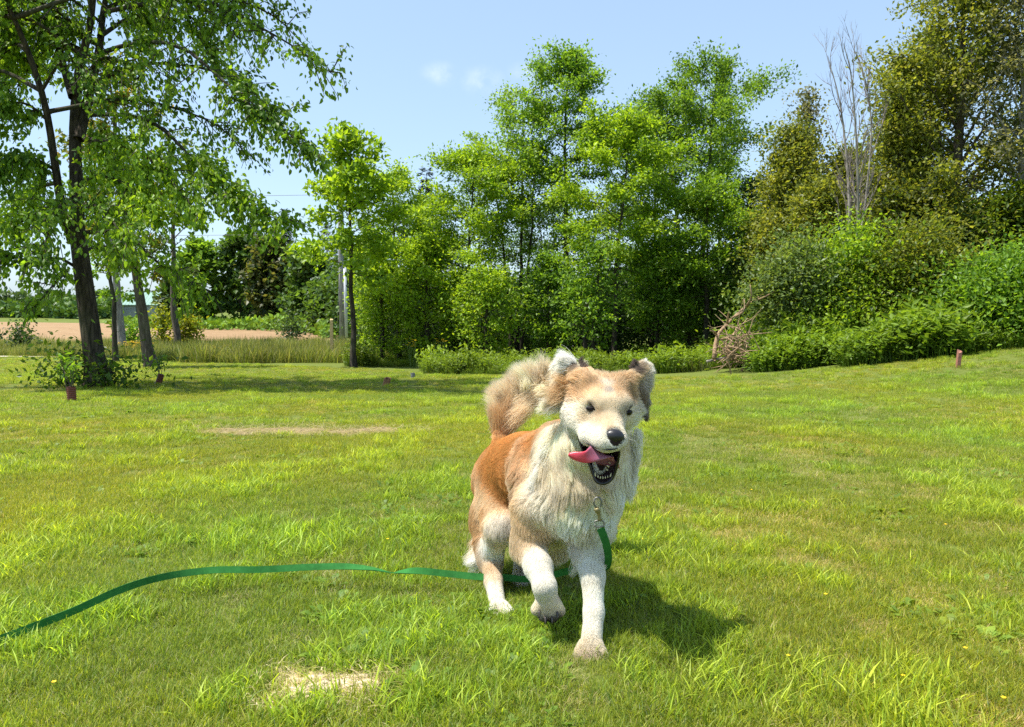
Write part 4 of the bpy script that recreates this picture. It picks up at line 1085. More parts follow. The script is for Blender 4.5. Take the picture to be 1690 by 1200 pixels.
# flowers
YEL = plain('yellow_petal', (.80, .52, .01), .6); STEMG = plain('stem_green', (.08, .13, .02), .7)
def flowers(label, px, d, half, hh, n, seed, r=.045):
    g = np.random.default_rng(seed); lines = []; disc = []
    V_, F_, o = [], [], 0
    for q in range(n):
        b = at(px + g.normal(0, half * .5), d + g.normal(0, .5)); h = hh * g.uniform(.7, 1.1); t = b + (g.normal(0, .05), g.normal(0, .05), h)
        V, F = tubes([(np.array([b, t]), np.array((.005, .004)))], 4, False); lines.append((np.array([b, t]), np.array((.006, .004))))
        for p in range(6):
            a = p * 1.047 + g.uniform(0, .5); dv = np.array((math.cos(a), math.sin(a), .35)); sd = np.array((-math.sin(a), math.cos(a), 0)) * r * .45
            V_.append(np.array([t, t + dv * r * .6 - sd, t + dv * r * 1.1, t + dv * r * .6 + sd])); F_.append(np.array([(0, 1, 2, 3)]) + o); o += 4
    root = empty('yellow_flowers', at(px, d), label, 'flowers', 'clumps of yellow flowers')
    V, F = tubes(lines, 4, False); link('stems', mesh('stems', V, F, STEMG), root)['kind'] = 'stuff'
    link('petals', mesh('petals', np.concatenate(V_), np.concatenate(F_), YEL, False), root)['kind'] = 'stuff'
flowers('clump of yellow flowers in the meadow between the two trunks', 222, 33.5, 26, .62, 60, 1, .07)
flowers('thin row of yellow flowers in the meadow right of the grey trunk', 355, 30.5, 30, .50, 34, 2, .06)
flowers('few yellow flowers in the weeds by the grey pipe', 680, 22.5, 7, .75, 14, 3, .05)
flowers('scattered yellow flowers right of the grey pipe', 722, 22.3, 14, .75, 14, 4, .045)
def buttercups():
    g = np.random.default_rng(12); V_, F_, o = [], [], 0
    for px, py in [(1362, 1000), (1300, 1105), (1240, 820), (1560, 880), (1655, 1178), (410, 735), (432, 690), (1060, 905), (1490, 1140), (90, 1150), (640, 905), (1592, 1092)]:
        b = G(px, py); t = b + (0, 0, .035); r = .0055
        for p in range(5):
            a = p * 1.2566; dv = np.array((math.cos(a), math.sin(a), .4)); sd = np.array((-math.sin(a), math.cos(a), 0)) * r * .6
            V_.append(np.array([t, t + dv * r * .6 - sd, t + dv * r * 1.1, t + dv * r * .6 + sd])); F_.append(np.array([(0, 1, 2, 3)]) + o); o += 4
    tag(link('lawn_flowers', mesh('lawn_flowers', np.concatenate(V_), np.concatenate(F_), YEL, False)), 'tiny yellow flowers scattered in the lawn', None, None, 'stuff')
buttercups()

# ------------------------------------------------------------------ the leash
def leash():
    root = empty('leash', P(990, 868, 1.99), 'long green strap leash clipped at the dog chest and trailing over the grass', 'leash')
    W = .0105
    def strap(keys, n, mats, thick=.0014):
        """keys: px, py, Y, half width vector (x, y, z) in units of W"""
        c = smooth_line([P(*k[:3]) for k in keys], n); w = norm(smooth_line([np.array(k[3], float) for k in keys], n)) * W
        tg_ = norm(np.gradient(c, axis=0)); w = norm(w - (w * tg_).sum(1)[:, None] * tg_) * W; nn = norm(np.cross(tg_, w)) * thick
        V = np.stack([c - w - nn, c + w - nn, c + w + nn, c - w + nn], 1).reshape(-1, 3); i = np.arange(n - 1)[:, None] * 4
        F = np.concatenate([i + np.array(q) for q in ((0, 1, 5, 4), (1, 2, 6, 5), (2, 3, 7, 6), (3, 0, 4, 7))] + [np.array([(0, 3, 2, 1)]), (n - 1) * 4 + np.array([(0, 1, 2, 3)])])
        return V, F
    m, nn, l, out = new_mat('green_webbing')
    tc = nn.new('ShaderNodeTexCoord'); wv = N(nn, 'ShaderNodeTexNoise', Scale=28.0, Detail=9.0, Roughness=.85); l.new(tc.outputs['Object'], wv.inputs['Vector'])
    r = ramp(nn, [(.35, (.022, .115, .024)), (.65, (.042, .20, .045))]); l.new(wv.outputs[0], r.inputs[0])
    b = N(nn, 'ShaderNodeBsdfPrincipled', Roughness=.85); b.inputs['Specular IOR Level'].default_value = .12; bp = N(nn, 'ShaderNodeBump', Strength=.5, Distance=.001)
    l.new(wv.outputs[0], bp.inputs['Height']); l.new(bp.outputs[0], b.inputs['Normal']); l.new(r.outputs[0], b.inputs['Base Color']); l.new(b.outputs[0], out.inputs[0])
    U = (0, 0, 1); 
    keys = [(-140, 1112, 1.92, (0, .3, 1)), (-40, 1071, 1.985, (0, .2, 1)), (40, 1040, 2.05, (.1, .45, 1)), (120, 1009, 2.135, (0, .2, 1)), (200, 973, 2.225, (.1, .5, 1)), (270, 952, 2.345, (0, .3, 1)), (350, 941, 2.42, (0, .6, .9)), (430, 940, 2.45, (0, .3, .9)), (510, 936, 2.46, (0, .5, .9)),
            (570, 935, 2.47, (0, .7, .7)), (615, 939, 2.47, (0, 1, .15)), (645, 945, 2.465, (.1, 1, -.35)), (660, 944, 2.46, (.1, 1, .1)), (690, 942, 2.455, (0, .6, .8)), (740, 947, 2.455, (0, .3, .9)), (790, 952, 2.45, (0, .4, .9)), (830, 953, 2.45, (0, .2, .9)), (870, 956, 2.44, (0, -.2, 1)), (905, 951, 2.42, (0, -.3, 1)), (935, 943, 2.38, (0, -.2, 1)), (962, 940, 2.33, (.3, 0, 1)), (985, 945, 2.26, (.7, 0, .7)),
            (1000, 940, 2.16, (.9, .2, .3)), (1004, 922, 2.085, (.9, .4, .1)), (1001, 900, 2.045, (.9, .4, .1)), (995, 882, 2.03, (1, .3, .05)), (991, 872, 2.025, (1, .3, .05))]
    V, F = strap(keys, 220, m); link('strap', mesh('strap', V, F, m, False), root)
    brass = plain('brass', (.26, .22, .10), .55, .5, .5, .0, 60, .1); steel = plain('steel', (.20, .195, .18), .5, .6)
    c = P(989, 863, 2.022); k = 2.02 / FPX
    th = np.linspace(0, 2 * np.pi, 21); rp = np.array([c + (8 * k * math.copysign(abs(math.cos(a)) ** .6, math.cos(a)), 0, 5.5 * k * math.copysign(abs(math.sin(a)) ** .6, math.sin(a)) - 1.5 * k) for a in th])
    V, F = tubes([(rp, np.full(21, .0022))], 8, False); rg = link('ring', mesh('ring', V, F, steel), root)
    body_ = smooth_line([P(990, 858, 2.02), P(988, 848, 2.018), P(984, 838, 2.016)], 9)
    V, F = tubes([(body_, np.array((.0062, .0052, .0042, .0045, .005, .0062, .0072, .0078, .006)))], 10); sn = link('snap_hook', mesh('snap_hook', V, F, brass), root)
    hk = smooth_line([P(984, 838, 2.016), P(980, 830, 2.014), P(983, 822, 2.014), P(990, 822, 2.014), P(993, 830, 2.014), P(991, 836, 2.015)], 16)
    V, F = tubes([(hk, np.full(16, .0026))], 8); h2 = link('hook', mesh('hook', V, F, steel)); h2.parent = sn; h2.location = (0, 0, 0)
leash()
# ------------------------------------------------------------------ the dog
# The body is one skin grown from a field of tapered limbs and ellipsoids; the coat is real hair on it.
WHITE = np.array((0.95, 0.915, 0.83)); CREAM = np.array((0.92, 0.82, 0.64)); TAN = np.array((0.69, 0.46, 0.235)); ORANGE = np.array((0.63, 0.325, 0.105))
GREYB = np.array((0.16, 0.125, 0.105)); GREY = np.array((0.50, 0.45, 0.41)); DARK = np.array((0.012, 0.010, 0.010)); LTAN = np.array((0.82, 0.65, 0.43))

H0 = P(996, 652, 2.05)                                   # middle of the skull
HF = norm(np.array((0.045, -0.93, -0.33)))               # where the muzzle points
_R = norm(np.array((1.0, 0, 0)) - HF[0] * HF); _U = np.cross(HF, _R)
_ro = math.radians(6.0)
HR = _R * math.cos(_ro) - _U * math.sin(_ro); HU = _U * math.cos(_ro) + _R * math.sin(_ro)
def HL(a, b, c): return H0 + HR * a + HF * b + HU * c

BACK = norm(np.array((-0.28, 0.95, -0.10))); DOWN = np.array((0.0, 0.0, -1.0)); LEFT = np.array((-1.0, 0, 0)); RIGHT = np.array((1.0, 0, 0)); OUT = np.array((0, -1.0, 0))
PR = []
def cap(a, b, ra, rb, flow, ln, col, lift=0.25, k=0.03, reg='body'):
    PR.append(dict(t='c', a=np.array(a), b=np.array(b), ra=ra, rb=rb, flow=norm(flow), len=ln, col=col, lift=lift, k=k, reg=reg))
def ell(c, rad, axes, flow, ln, col, lift=0.25, k=0.03, reg='body'):
    PR.append(dict(t='e', a=np.array(c), rad=np.array(rad), ax=np.array(axes), flow=norm(flow), len=ln, col=col, lift=lift, k=k, reg=reg))
I3 = np.eye(3); HA = np.array((HR, HF, HU))

# trunk, from the chest back to the rump
chest, ribs, loin, rump = P(955, 815, 2.18), P(918, 785, 2.36), P(868, 775, 2.56), P(842, 776, 2.72)
withers = P(930, 742, 2.27)
cap(chest, ribs, .102, .126, DOWN * .8 + BACK * .3, .056, CREAM, .35, .05)
cap(ribs, loin, .128, .108, BACK + DOWN * .55, .034, ORANGE, .16, .05)
cap(loin, rump, .110, .108, BACK + DOWN * .6, .034, ORANGE, .16, .05)
cap(withers, ribs, .085, .115, BACK, .038, ORANGE, .18, .05)
cap(P(942, 858, 2.24), P(900, 868, 2.42), .050, .066, DOWN + BACK * .6, .035, CREAM, .3, .05)       # brisket
# neck and ruff
cap(P(958, 790, 2.16), P(985, 700, 2.13), .094, .080, DOWN + OUT * .15, .055, CREAM, .35, .05)
ell(P(913, 762, 2.19), (.046, .06, .09), I3, DOWN + LEFT * .55 + BACK * .3, .060, CREAM, .4, .05)    # shaggy ruff, left
ell(P(1012, 762, 2.15), (.044, .06, .10), I3, DOWN + RIGHT * .15, .066, WHITE, .3, .05)               # ruff, right
ell(P(948, 848, 2.14), (.070, .045, .05), I3, DOWN + OUT * .2, .036, WHITE, .35, .05)                  # breast
# shoulders and forelegs
sl, el_, wl_ = P(886, 838, 2.19), P(872, 895, 2.20), P(899, 968, 2.04)
cap(sl, el_, .066, .046, DOWN + BACK * .25, .032, LTAN, .25, .04)
cap(el_, P(889, 935, 2.11), .039, .030, DOWN, .018, WHITE, .2, .03)
cap(P(889, 935, 2.11), wl_, .030, .025, DOWN, .013, WHITE, .2, .02)
cap(wl_, P(905, 1000, 2.06), .025, .027, DOWN, .011, WHITE, .2, .015, 'paw')
for q, (tx, ty) in enumerate(((886, 1006), (898, 1016), (912, 1017), (923, 1008))):
    cap(P(905 + (tx - 905) * .5, 995, 2.045), P(tx, ty, 2.045 + .006 * (q in (0, 3))), .0150, .0122, DOWN, .006, CREAM, .2, .004, 'paw')
sr, er, wr = P(985, 838, 2.15), P(970, 905, 2.15), P(980, 1010, 2.045)
cap(sr, er, .058, .042, DOWN, .032, WHITE, .25, .04)
cap(er, P(978, 950, 2.10), .038, .0265, DOWN, .020, WHITE, .2, .03)
cap(P(978, 950, 2.10), wr, .0265, .0215, DOWN, .013, WHITE, .2, .02)
cap(wr, P(976, 1062, 1.995), .0210, .0235, DOWN, .011, WHITE, .2, .015, 'paw')
for q, (tx, ty) in enumerate(((953, 1087), (966, 1096), (982, 1097), (996, 1088))):
    cap(P(975 + (tx - 975) * .45, 1066, 1.985), P(tx, ty, 1.950 + .014 * (q in (0, 3))), .0155, .0130, DOWN, .005, CREAM * .85, .2, .004, 'paw')
# hind legs
hipl, knl, hol, pal = P(824, 796, 2.68), P(825, 872, 2.44), P(808, 916, 2.53), P(821, 1004, 2.32)
cap(hipl, knl, .086, .036, DOWN + LEFT * .25 + BACK * .1, .034, LTAN, .25, .05)
cap(P(800, 850, 2.62), hol, .048, .032, DOWN + BACK * .6 + LEFT * .3, .040, TAN, .3, .05)
cap(knl, hol, .035, .031, DOWN + BACK * .2, .030, WHITE, .25, .04)
cap(hol, P(815, 958, 2.43), .031, .021, DOWN, .020, LTAN, .22, .02)
cap(P(815, 958, 2.43), pal, .021, .023, DOWN, .012, WHITE, .2, .015, 'paw')
for q, (tx, ty) in enumerate(((812, 1016), (821, 1021), (832, 1019), (840, 1011))):
    cap(P(822 + (tx - 822) * .4, 1002, 2.31), P(tx, ty, 2.26 + .012 * (q in (0, 3))), .017, .0135, DOWN, .010, WHITE, .25, .007, 'paw')
hipr, knr, hor, par = P(872, 800, 2.70), P(918, 885, 2.46), P(868, 912, 2.66), P(861, 956, 2.57)
cap(hipr, knr, .095, .052, DOWN + BACK * .3, .045, CREAM, .25, .05)
cap(knr, hor, .050, .034, DOWN, .035, CREAM, .25, .04)
cap(hor, par, .030, .027, DOWN, .016, WHITE, .22, .02)
cap(par, P(863, 966, 2.53), .027, .020, DOWN, .012, WHITE, .22, .015, 'paw')
# head
ell(HL(0, -.006, -.013), (.068, .078, .050), HA, -HF + HU * .25, .028, LTAN, .25, .03, 'head')
ell(HL(0, .046, -.014), (.058, .045, .044), HA, -HF + HU * .5, .012, CREAM, .15, .03, 'head')         # brow
for s in (-1, 1):
    ell(HL(s * .046, .012, -.036), (.036, .055, .046), HA, -HF * .6 + HR * s * .8 - HU * .5, .052, WHITE, .45, .03, 'head')   # cheek
    cap(HL(s * .034, .054, .006), HL(s * .014, .072, .006), .018, .016, -HF + HU * .6, .010, CREAM, .12, .02, 'head')            # brow ridge
    cap(HL(s * .020, .085, -.036), HL(s * .014, .150, -.046), .021, .017, -HF * .6 + HR * s * .4 - HU * .5, .008, WHITE, .12, .015, 'head')   # lips
cap(HL(0, .050, -.022), HL(0, .148, -.032), .036, .0245, -HF + HU * .35, .007, CREAM, .10, .02, 'head')      # muzzle
cap(HL(-.002, .020, -.062), HL(-.006, .112, -.150), .034, .0165, -HF * .3 - HU, .016, WHITE, .2, .02, 'head')  # lower jaw
cap(HL(0, -.03, -.06), P(965, 735, 2.12), .058, .070, DOWN - HF * .4, .045, CREAM, .35, .04)              # throat
for q0, q1, r0, r1 in (((955, 702, 2.015), (972, 719, 1.955), .013, .013), ((972, 720, 1.950), (1000, 729, 1.900), .014, .013), ((1000, 729, 1.900), (1021, 727, 1.905), .013, .012)):
    cap(P(*q0), P(*q1), r0, r1, -HF * .5 - HU * .6 + HR * (-.3 if q0[0] < 990 else .3), .008, WHITE, .12, .030, 'head')
ell(P(956, 688, 2.03), (.030, .045, .026), HA, -HF * .8 - HR * .7 - HU * .15, .034, WHITE, .25, .03, 'head')
# ears: left one blown up and back, right one folded
earl = [HL(-.050, -.012, .040), P(944, 610, 2.09), P(930, 594, 2.115)]
cap(earl[0], earl[1], .016, .011, LEFT * .9 + np.array((0, .5, .35)), .036, LTAN, .25, .045, 'ear')
ell(P(938, 606, 2.11), (.022, .011, .024), I3, LEFT + np.array((0, .3, .7)), .044, WHITE, .4, .02, 'ear')
ell(P(940, 640, 2.11), (.024, .012, .028), I3, LEFT + np.array((0, .3, -.05)), .062, LTAN, .4, .03, 'ear')
earr = [HL(.050, -.012, .034), P(1054, 610, 2.09)]
cap(earr[0], earr[1], .015, .010, np.array((.6, .4, .6)), .024, LTAN, .22, .04, 'ear')
ell(P(1061, 620, 2.10), (.016, .010, .026), I3, np.array((.6, .2, .5)), .024, WHITE, .35, .02, 'ear')
ell(P(1060, 648, 2.10), (.013, .010, .030), I3, np.array((.25, .3, -.9)), .030, GREY, .35, .02, 'ear')
# tail carried up over the back
tail = smooth_line([P(826, 726, 2.76), P(829, 694, 2.83), P(850, 656, 2.87), P(890, 632, 2.86), P(936, 620, 2.80)], 7)
for i in range(6):
    tr = (.026, .022, .020, .018, .016, .013, .010)
    cap(tail[i], tail[i + 1], tr[i], tr[i + 1], norm(tail[i + 1] - tail[i]) + np.array((0, .1, .5)), (.03, .05, .06, .06, .06, .05)[i], (TAN, LTAN, LTAN, LTAN, LTAN, CREAM)[i], .5, .02, 'tail')

MOUTH = [P(*q) for q in ((954, 719, 1.972), (961, 727, 1.950), (975, 735, 1.915), (990, 741, 1.89), (1005, 742, 1.878), (1015, 741, 1.885), (1022, 739, 1.90),
                         (1022, 750, 1.925), (1018, 770, 1.945), (1012, 787, 1.955), (1003, 796, 1.955), (993, 798, 1.955), (984, 794, 1.957), (978, 781, 1.96), (972, 765, 1.960), (961, 744, 1.966))]
CARVE = [(P(985, 753, 1.965), .020), (P(996, 761, 1.962), .025), (P(999, 774, 1.960), .022), (P(996, 785, 1.953), .016), (P(969, 740, 1.985), .010), (P(1011, 754, 1.948), .014)]

GLO = np.array((-0.30, 1.76, -0.03)); GHI = np.array((0.46, 3.02, 0.86)); GS = 0.005
def pdist(p, X):
    if p['t'] == 'c':
        ba = p['b'] - p['a']; t = np.clip((X - p['a']) @ ba / (ba @ ba), 0, 1)
        return np.linalg.norm(X - p['a'] - t[..., None] * ba, axis=-1) - (p['ra'] + (p['rb'] - p['ra']) * t)
    q = (X - p['a']) @ p['ax'].T
    k0 = np.linalg.norm(q / p['rad'], axis=-1); k1 = np.linalg.norm(q / p['rad'] ** 2, axis=-1)
    return k0 * (k0 - 1.0) / np.maximum(k1, 1e-6)

def build_field():
    n = np.ceil((GHI - GLO) / GS).astype(int) + 1
    D = np.full(n, 0.07, np.float32)
    axs = [GLO[i] + GS * np.arange(n[i]) for i in range(3)]
    for p in PR:
        if p['t'] == 'c':
            m = max(p['ra'], p['rb']); lo = np.minimum(p['a'], p['b']) - m; hi = np.maximum(p['a'], p['b']) + m
        else:
            m = p['rad'].max(); lo = p['a'] - m; hi = p['a'] + m
        i0 = np.clip(np.floor((lo - .075 - GLO) / GS).astype(int), 0, n - 1); i1 = np.clip(np.ceil((hi + .075 - GLO) / GS).astype(int) + 1, 1, n)
        sl_ = tuple(slice(a, b) for a, b in zip(i0, i1))
        X = np.stack(np.meshgrid(*[axs[i][sl_[i]] for i in range(3)], indexing='ij'), -1)
        d = np.minimum(pdist(p, X), 0.07); o = D[sl_]; k = p['k']
        h = np.maximum(k - np.abs(d - o), 0); D[sl_] = np.minimum(d, o) - h * h / (4 * k)
    for c, r in CARVE:
        i0 = np.clip(np.floor((c - r - .03 - GLO) / GS).astype(int), 0, n - 1); i1 = np.clip(np.ceil((c + r + .03 - GLO) / GS).astype(int) + 1, 1, n)
        sl_ = tuple(slice(a, b) for a, b in zip(i0, i1))
        X = np.stack(np.meshgrid(*[axs[i][sl_[i]] for i in range(3)], indexing='ij'), -1)
        D[sl_] = np.maximum(D[sl_], r - np.linalg.norm(X - c, axis=-1))
    return D

def tri_sample(D, X, lo=None, gs=None):
    lo = GLO if lo is None else lo; gs = gs or GS
    q = (X - lo) / gs; q = np.clip(q, 0, np.array(D.shape) - 1.001); i = q.astype(int); f = q - i
    r = 0
    for a in (0, 1):
        for b in (0, 1):
            for c in (0, 1):
                w = (f[:, 0] if a else 1 - f[:, 0]) * (f[:, 1] if b else 1 - f[:, 1]) * (f[:, 2] if c else 1 - f[:, 2])
                r = r + w * D[i[:, 0] + a, i[:, 1] + b, i[:, 2] + c]
    return r
def grad(D, X, e=0.005, **kw):
    g = np.stack([tri_sample(D, X + np.eye(3)[i] * e, **kw) - tri_sample(D, X - np.eye(3)[i] * e, **kw) for i in range(3)], -1)
    return norm(g)

def surface_nets(D, lo, gs):
    S = D < 0
    A = S[:-1, :-1, :-1]; mix = np.zeros(A.shape, np.uint8)
    for a in (0, 1):
        for b in (0, 1):
            for c in (0, 1):
                mix += S[a:S.shape[0] - 1 + a, b:S.shape[1] - 1 + b, c:S.shape[2] - 1 + c]
    cells = np.argwhere((mix > 0) & (mix < 8))
    idx = np.full(A.shape, -1, np.int64); idx[tuple(cells.T)] = np.arange(len(cells))
    acc = np.zeros((len(cells), 3)); cnt = np.zeros(len(cells))
    corners = [np.array((a, b, c)) for a in (0, 1) for b in (0, 1) for c in (0, 1)]
    for u in range(8):
        for v in range(u + 1, 8):
            if np.abs(corners[u] - corners[v]).sum() != 1: continue
            du = D[tuple((cells + corners[u]).T)]; dv = D[tuple((cells + corners[v]).T)]
            m = (du < 0) != (dv < 0); t = np.where(m, du / np.where(m, du - dv, 1), 0)
            p = corners[u] + (corners[v] - corners[u]) * t[:, None]
            acc += p * m[:, None]; cnt += m
    V = lo + gs * (cells + acc / cnt[:, None])
    Q = []
    for ax in range(3):
        b, c = (ax + 1) % 3, (ax + 2) % 3
        s0 = [slice(None)] * 3; s1 = [slice(None)] * 3
        s0[ax] = slice(0, -1); s1[ax] = slice(1, None)
        e = np.argwhere(S[tuple(s0)] != S[tuple(s1)])
        ok = np.all(e >= 1, axis=1) & (e[:, b] < A.shape[b]) & (e[:, c] < A.shape[c]) & (e[:, ax] < A.shape[ax])
        e = e[ok]
        eb = np.zeros(3, int); eb[b] = 1; ec = np.zeros(3, int); ec[c] = 1
        q = np.stack([idx[tuple((e - eb - ec).T)], idx[tuple((e - ec).T)], idx[tuple(e.T)], idx[tuple((e - eb).T)]], -1)
        fl = S[tuple(e.T)]
        q = np.where(fl[:, None], q, q[:, ::-1])
        Q.append(q[np.all(q >= 0, axis=1)])
    return V, np.concatenate(Q)

FIELD = build_field()
BV, BF = surface_nets(FIELD, GLO, GS)
for _ in range(2):
    BV = BV - grad(FIELD, BV) * tri_sample(FIELD, BV)[:, None] * 0.8

def march(px, py, y0=1.75, y1=2.9):
    """Where the sight line through a photo pixel meets the skin."""
    d = ray(px, py); ys_ = np.arange(y0, y1, 0.001)
    X = np.array((0, 0, CAM_H)) + d[None] * (ys_ / d[1])[:, None]
    k = np.nonzero(tri_sample(FIELD, X) < 0)[0]
    return X[k[0]] if len(k) else P(px, py, 2.0)

EYES = [march(977, 676), march(1034.5, 681)]
NOSE = HL(.003, .174, -.030)

# -- coat colour, flow and length at any point of the skin
PATCH = []   # (centre, radius, colour, softness)
def patch(px, py, Y, r, col, w=1.0): PATCH.append((P(px, py, Y), r, np.array(col), w))
patch(964, 636, 2.03, .038, TAN * .7 + CREAM * .3, .85); patch(984, 640, 2.00, .026, TAN * .7 + CREAM * .3, .75); patch(966, 655, 2.00, .018, TAN, .6); patch(1031, 636, 2.02, .034, TAN * .7 + CREAM * .3, .85); patch(1045, 654, 2.01, .022, TAN * .8, .7); patch(1022, 646, 1.99, .014, TAN, .6); patch(955, 655, 2.03, .02, TAN, .6)
patch(985, 655, 1.98, .012, LTAN, .6); patch(1022, 658, 1.98, .010, LTAN, .6); patch(972, 655, 1.99, .014, LTAN, .6)
patch(966, 690, 1.97, .012, LTAN, .55); patch(1043, 694, 1.97, .012, LTAN, .6); patch(988, 682, 1.95, .010, LTAN * .85, .6); patch(1025, 686, 1.95, .010, LTAN * .85, .6); patch(1004, 703, 1.90, .013, LTAN, .55); patch(978, 663, 1.97, .010, CREAM, .8); patch(1030, 668, 1.97, .010, CREAM, .8)  # tan under the eyes and along the muzzle sides paints in face shading
patch(1005, 630, 2.01, .017, WHITE * .85, .85); patch(1006, 645, 1.985, .012, GREY * 1.1, .75); patch(1000, 700, 1.93, .018, LTAN, .45); patch(985, 690, 1.95, .02, LTAN, .35)
patch(952, 602, 2.07, .014, GREYB, .95); patch(960, 612, 2.06, .012, GREYB * 1.3, .7); patch(1044, 612, 2.07, .014, GREYB, .95); patch(1052, 600, 2.08, .010, GREYB, .9); patch(1063, 688, 2.10, .016, GREYB * 1.6, .7); patch(1056, 650, 2.08, .018, TAN * .7, .7)
patch(940, 640, 2.09, .016, TAN * .75, .75); patch(905, 672, 2.12, .022, GREYB * 1.6, .7); patch(922, 668, 2.11, .018, GREY * .8, .6); patch(933, 598, 2.10, .022, WHITE, .9); patch(1073, 612, 2.11, .018, WHITE, .95)
patch(905, 640, 2.12, .022, CREAM, .6)
patch(905, 700, 2.24, .035, LTAN, .7); patch(900, 720, 2.30, .03, TAN, .5)
patch(860, 790, 2.33, .035, CREAM, .7); patch(868, 850, 2.28, .03, ORANGE, .75); patch(868, 830, 2.33, .035, ORANGE, .6)
patch(800, 800, 2.68, .05, ORANGE, .6); patch(783, 815, 2.7, .05, ORANGE, .7); patch(782, 850, 2.66, .035, TAN, .6); patch(776, 900, 2.6, .03, CREAM, .7); patch(765, 920, 2.6, .03, WHITE, .9); patch(800, 920, 2.52, .018, TAN, .6)
patch(824, 866, 2.42, .032, WHITE, .7); patch(800, 850, 2.5, .035, TAN, .75); patch(815, 708, 2.78, .018, GREYB * 2.2, .55); patch(855, 905, 2.16, .028, LTAN, .8); patch(1000, 900, 2.13, .02, GREY * 1.4, .35)
patch(925, 880, 2.1, .03, WHITE, .6); patch(890, 820, 2.12, .05, WHITE, .65); patch(985, 770, 2.05, .03, CREAM, .5); patch(992, 810, 2.05, .012, GREY, .4); patch(930, 905, 2.2, .02, CREAM * .8, .6)
PADS = [P(900, 1022, 2.045), P(911, 1024, 2.045), P(919, 1016, 2.05), P(889, 1012, 2.06), P(968, 1101, 1.955), P(981, 1102, 1.955), P(957, 1092, 1.97), P(992, 1094, 1.97)]
for e_, q_ in zip(((977, 676), (1034.5, 681)), (1.965, 1.965)): PATCH.append((P(e_[0], e_[1], q_), .012, np.array((.30, .20, .13)), .55))  # brown round each eye: dark skin, with brow shading painted in
PATCH += [(P(974, 1088, 1.965), .026, np.array((.60, .48, .34)), .5), (P(905, 1010, 2.05), .022, np.array((.5, .40, .27)), .5), (P(826, 1016, 2.28), .018, np.array((.55, .45, .32)), .4), (P(893, 985, 2.07), .010, GREYB * 1.5, .5), (P(957, 1062, 2.02), .010, GREYB * 1.5, .4)]
for e in EYES:
    for s_, o_ in ((-1, -.001), (1, -.0005), (0, .005)): PATCH.append((e + HR * .0115 * s_ + HU * o_, .0062, np.array((.045, .028, .02)), .9))
for q in PADS: PATCH.append((q, .018, DARK * 2, .95))
def skin_props(X):
    W = np.zeros(len(X)); F = np.zeros((len(X), 3)); L = np.zeros(len(X)); Cc = np.zeros((len(X), 3)); Lf = np.zeros(len(X))
    for p in PR:
        w = np.exp(-np.clip(pdist(p, X), -.02, .3) / 0.011)
        W += w; F += w[:, None] * p['flow']; L += w * p['len']; Cc += w[:, None] * p['col']; Lf += w * p['lift']
    W = np.maximum(W, 1e-12)
    F /= W[:, None]; L /= W; Cc /= W[:, None]; Lf /= W
    for c, r, col, w in PATCH:
        d = np.linalg.norm(X - c, axis=1)
        m = (w * np.clip(1.6 - d / r, 0, 1))[:, None]; Cc = Cc * (1 - m) + col * m
    return F, L, Cc, Lf

MA = np.array(MOUTH)
def bare(X):
    """0 where no hair grows: mouth, nose, eyes."""
    k = np.ones(len(X))
    for c, r in CARVE: k *= np.linalg.norm(X - c, axis=1) > r + .003
    k *= np.linalg.norm(X - NOSE, axis=1) > .0225
    for e in EYES:
        q = (X - e) @ HA.T; k *= (q[:, 0] / .0150) ** 2 + (q[:, 2] / .0078) ** 2 + (q[:, 1] / .022) ** 2 > 1
    return k > .5

dog = empty('dog', at(912, 2.3), 'cream and tan shaggy dog running over the lawn with its tongue out', 'dog')

def coat_mat(name, attr='tone', rough=0.55, hair=False):
    m, n, l, out = new_mat(name)
    a = n.new('ShaderNodeAttribute'); a.attribute_name = attr
    b = N(n, 'ShaderNodeBsdfPrincipled', Roughness=rough); b.inputs['Specular IOR Level'].default_value = 0.10
    l.new(a.outputs['Color'], b.inputs['Base Color'])
    if hair:
        b.inputs['Roughness'].default_value = .8
        t = n.new('ShaderNodeBsdfTranslucent'); l.new(a.outputs['Color'], t.inputs['Color'])
        mx = n.new('ShaderNodeMixShader'); mx.inputs[0].default_value = 0.48
        l.new(b.outputs[0], mx.inputs[1]); l.new(t.outputs[0], mx.inputs[2]); l.new(mx.outputs[0], out.inputs[0])
    else:
        l.new(b.outputs[0], out.inputs[0])
    return m

F_, L_, C_, _ = skin_props(BV)
Cb = C_ * 0.9
bm_ = ~bare(BV); Cb[bm_] = (0.035, 0.022, 0.022)
body_me = mesh('body', BV, BF, coat_mat('dog_skin', rough=.8), True, Cb)
body = link('body', body_me, dog)

# -- coat
def hair_object(name, S, C, rad, mat, parent):
    """S: strands (n, k, 3); C colours (n,3) or (n,k,3); rad root radius (n,)"""
    n, k = S.shape[:2]
    hc = bpy.data.hair_curves.new(name)
    hc.add_curves([k] * n)
    hc.attributes['position'].data.foreach_set('vector', S.astype(np.float32).ravel())
    t = np.linspace(0, 1, k)
    R = rad[:, None] * (1 - 0.85 * t ** 1.6)[None]
    a = hc.attributes.get('radius') or hc.attributes.new('radius', 'FLOAT', 'POINT')
    a.data.foreach_set('value', R.astype(np.float32).ravel())
    a = hc.attributes.new('tone', 'FLOAT_COLOR', 'POINT')
    if C.ndim == 2: C = np.repeat(C[:, None], k, 1)
    c = np.ones((n, k, 4), np.float32); c[..., :3] = C
    a.data.foreach_set('color', c.ravel())
    hc.materials.append(mat)
    return link(name, hc, parent)

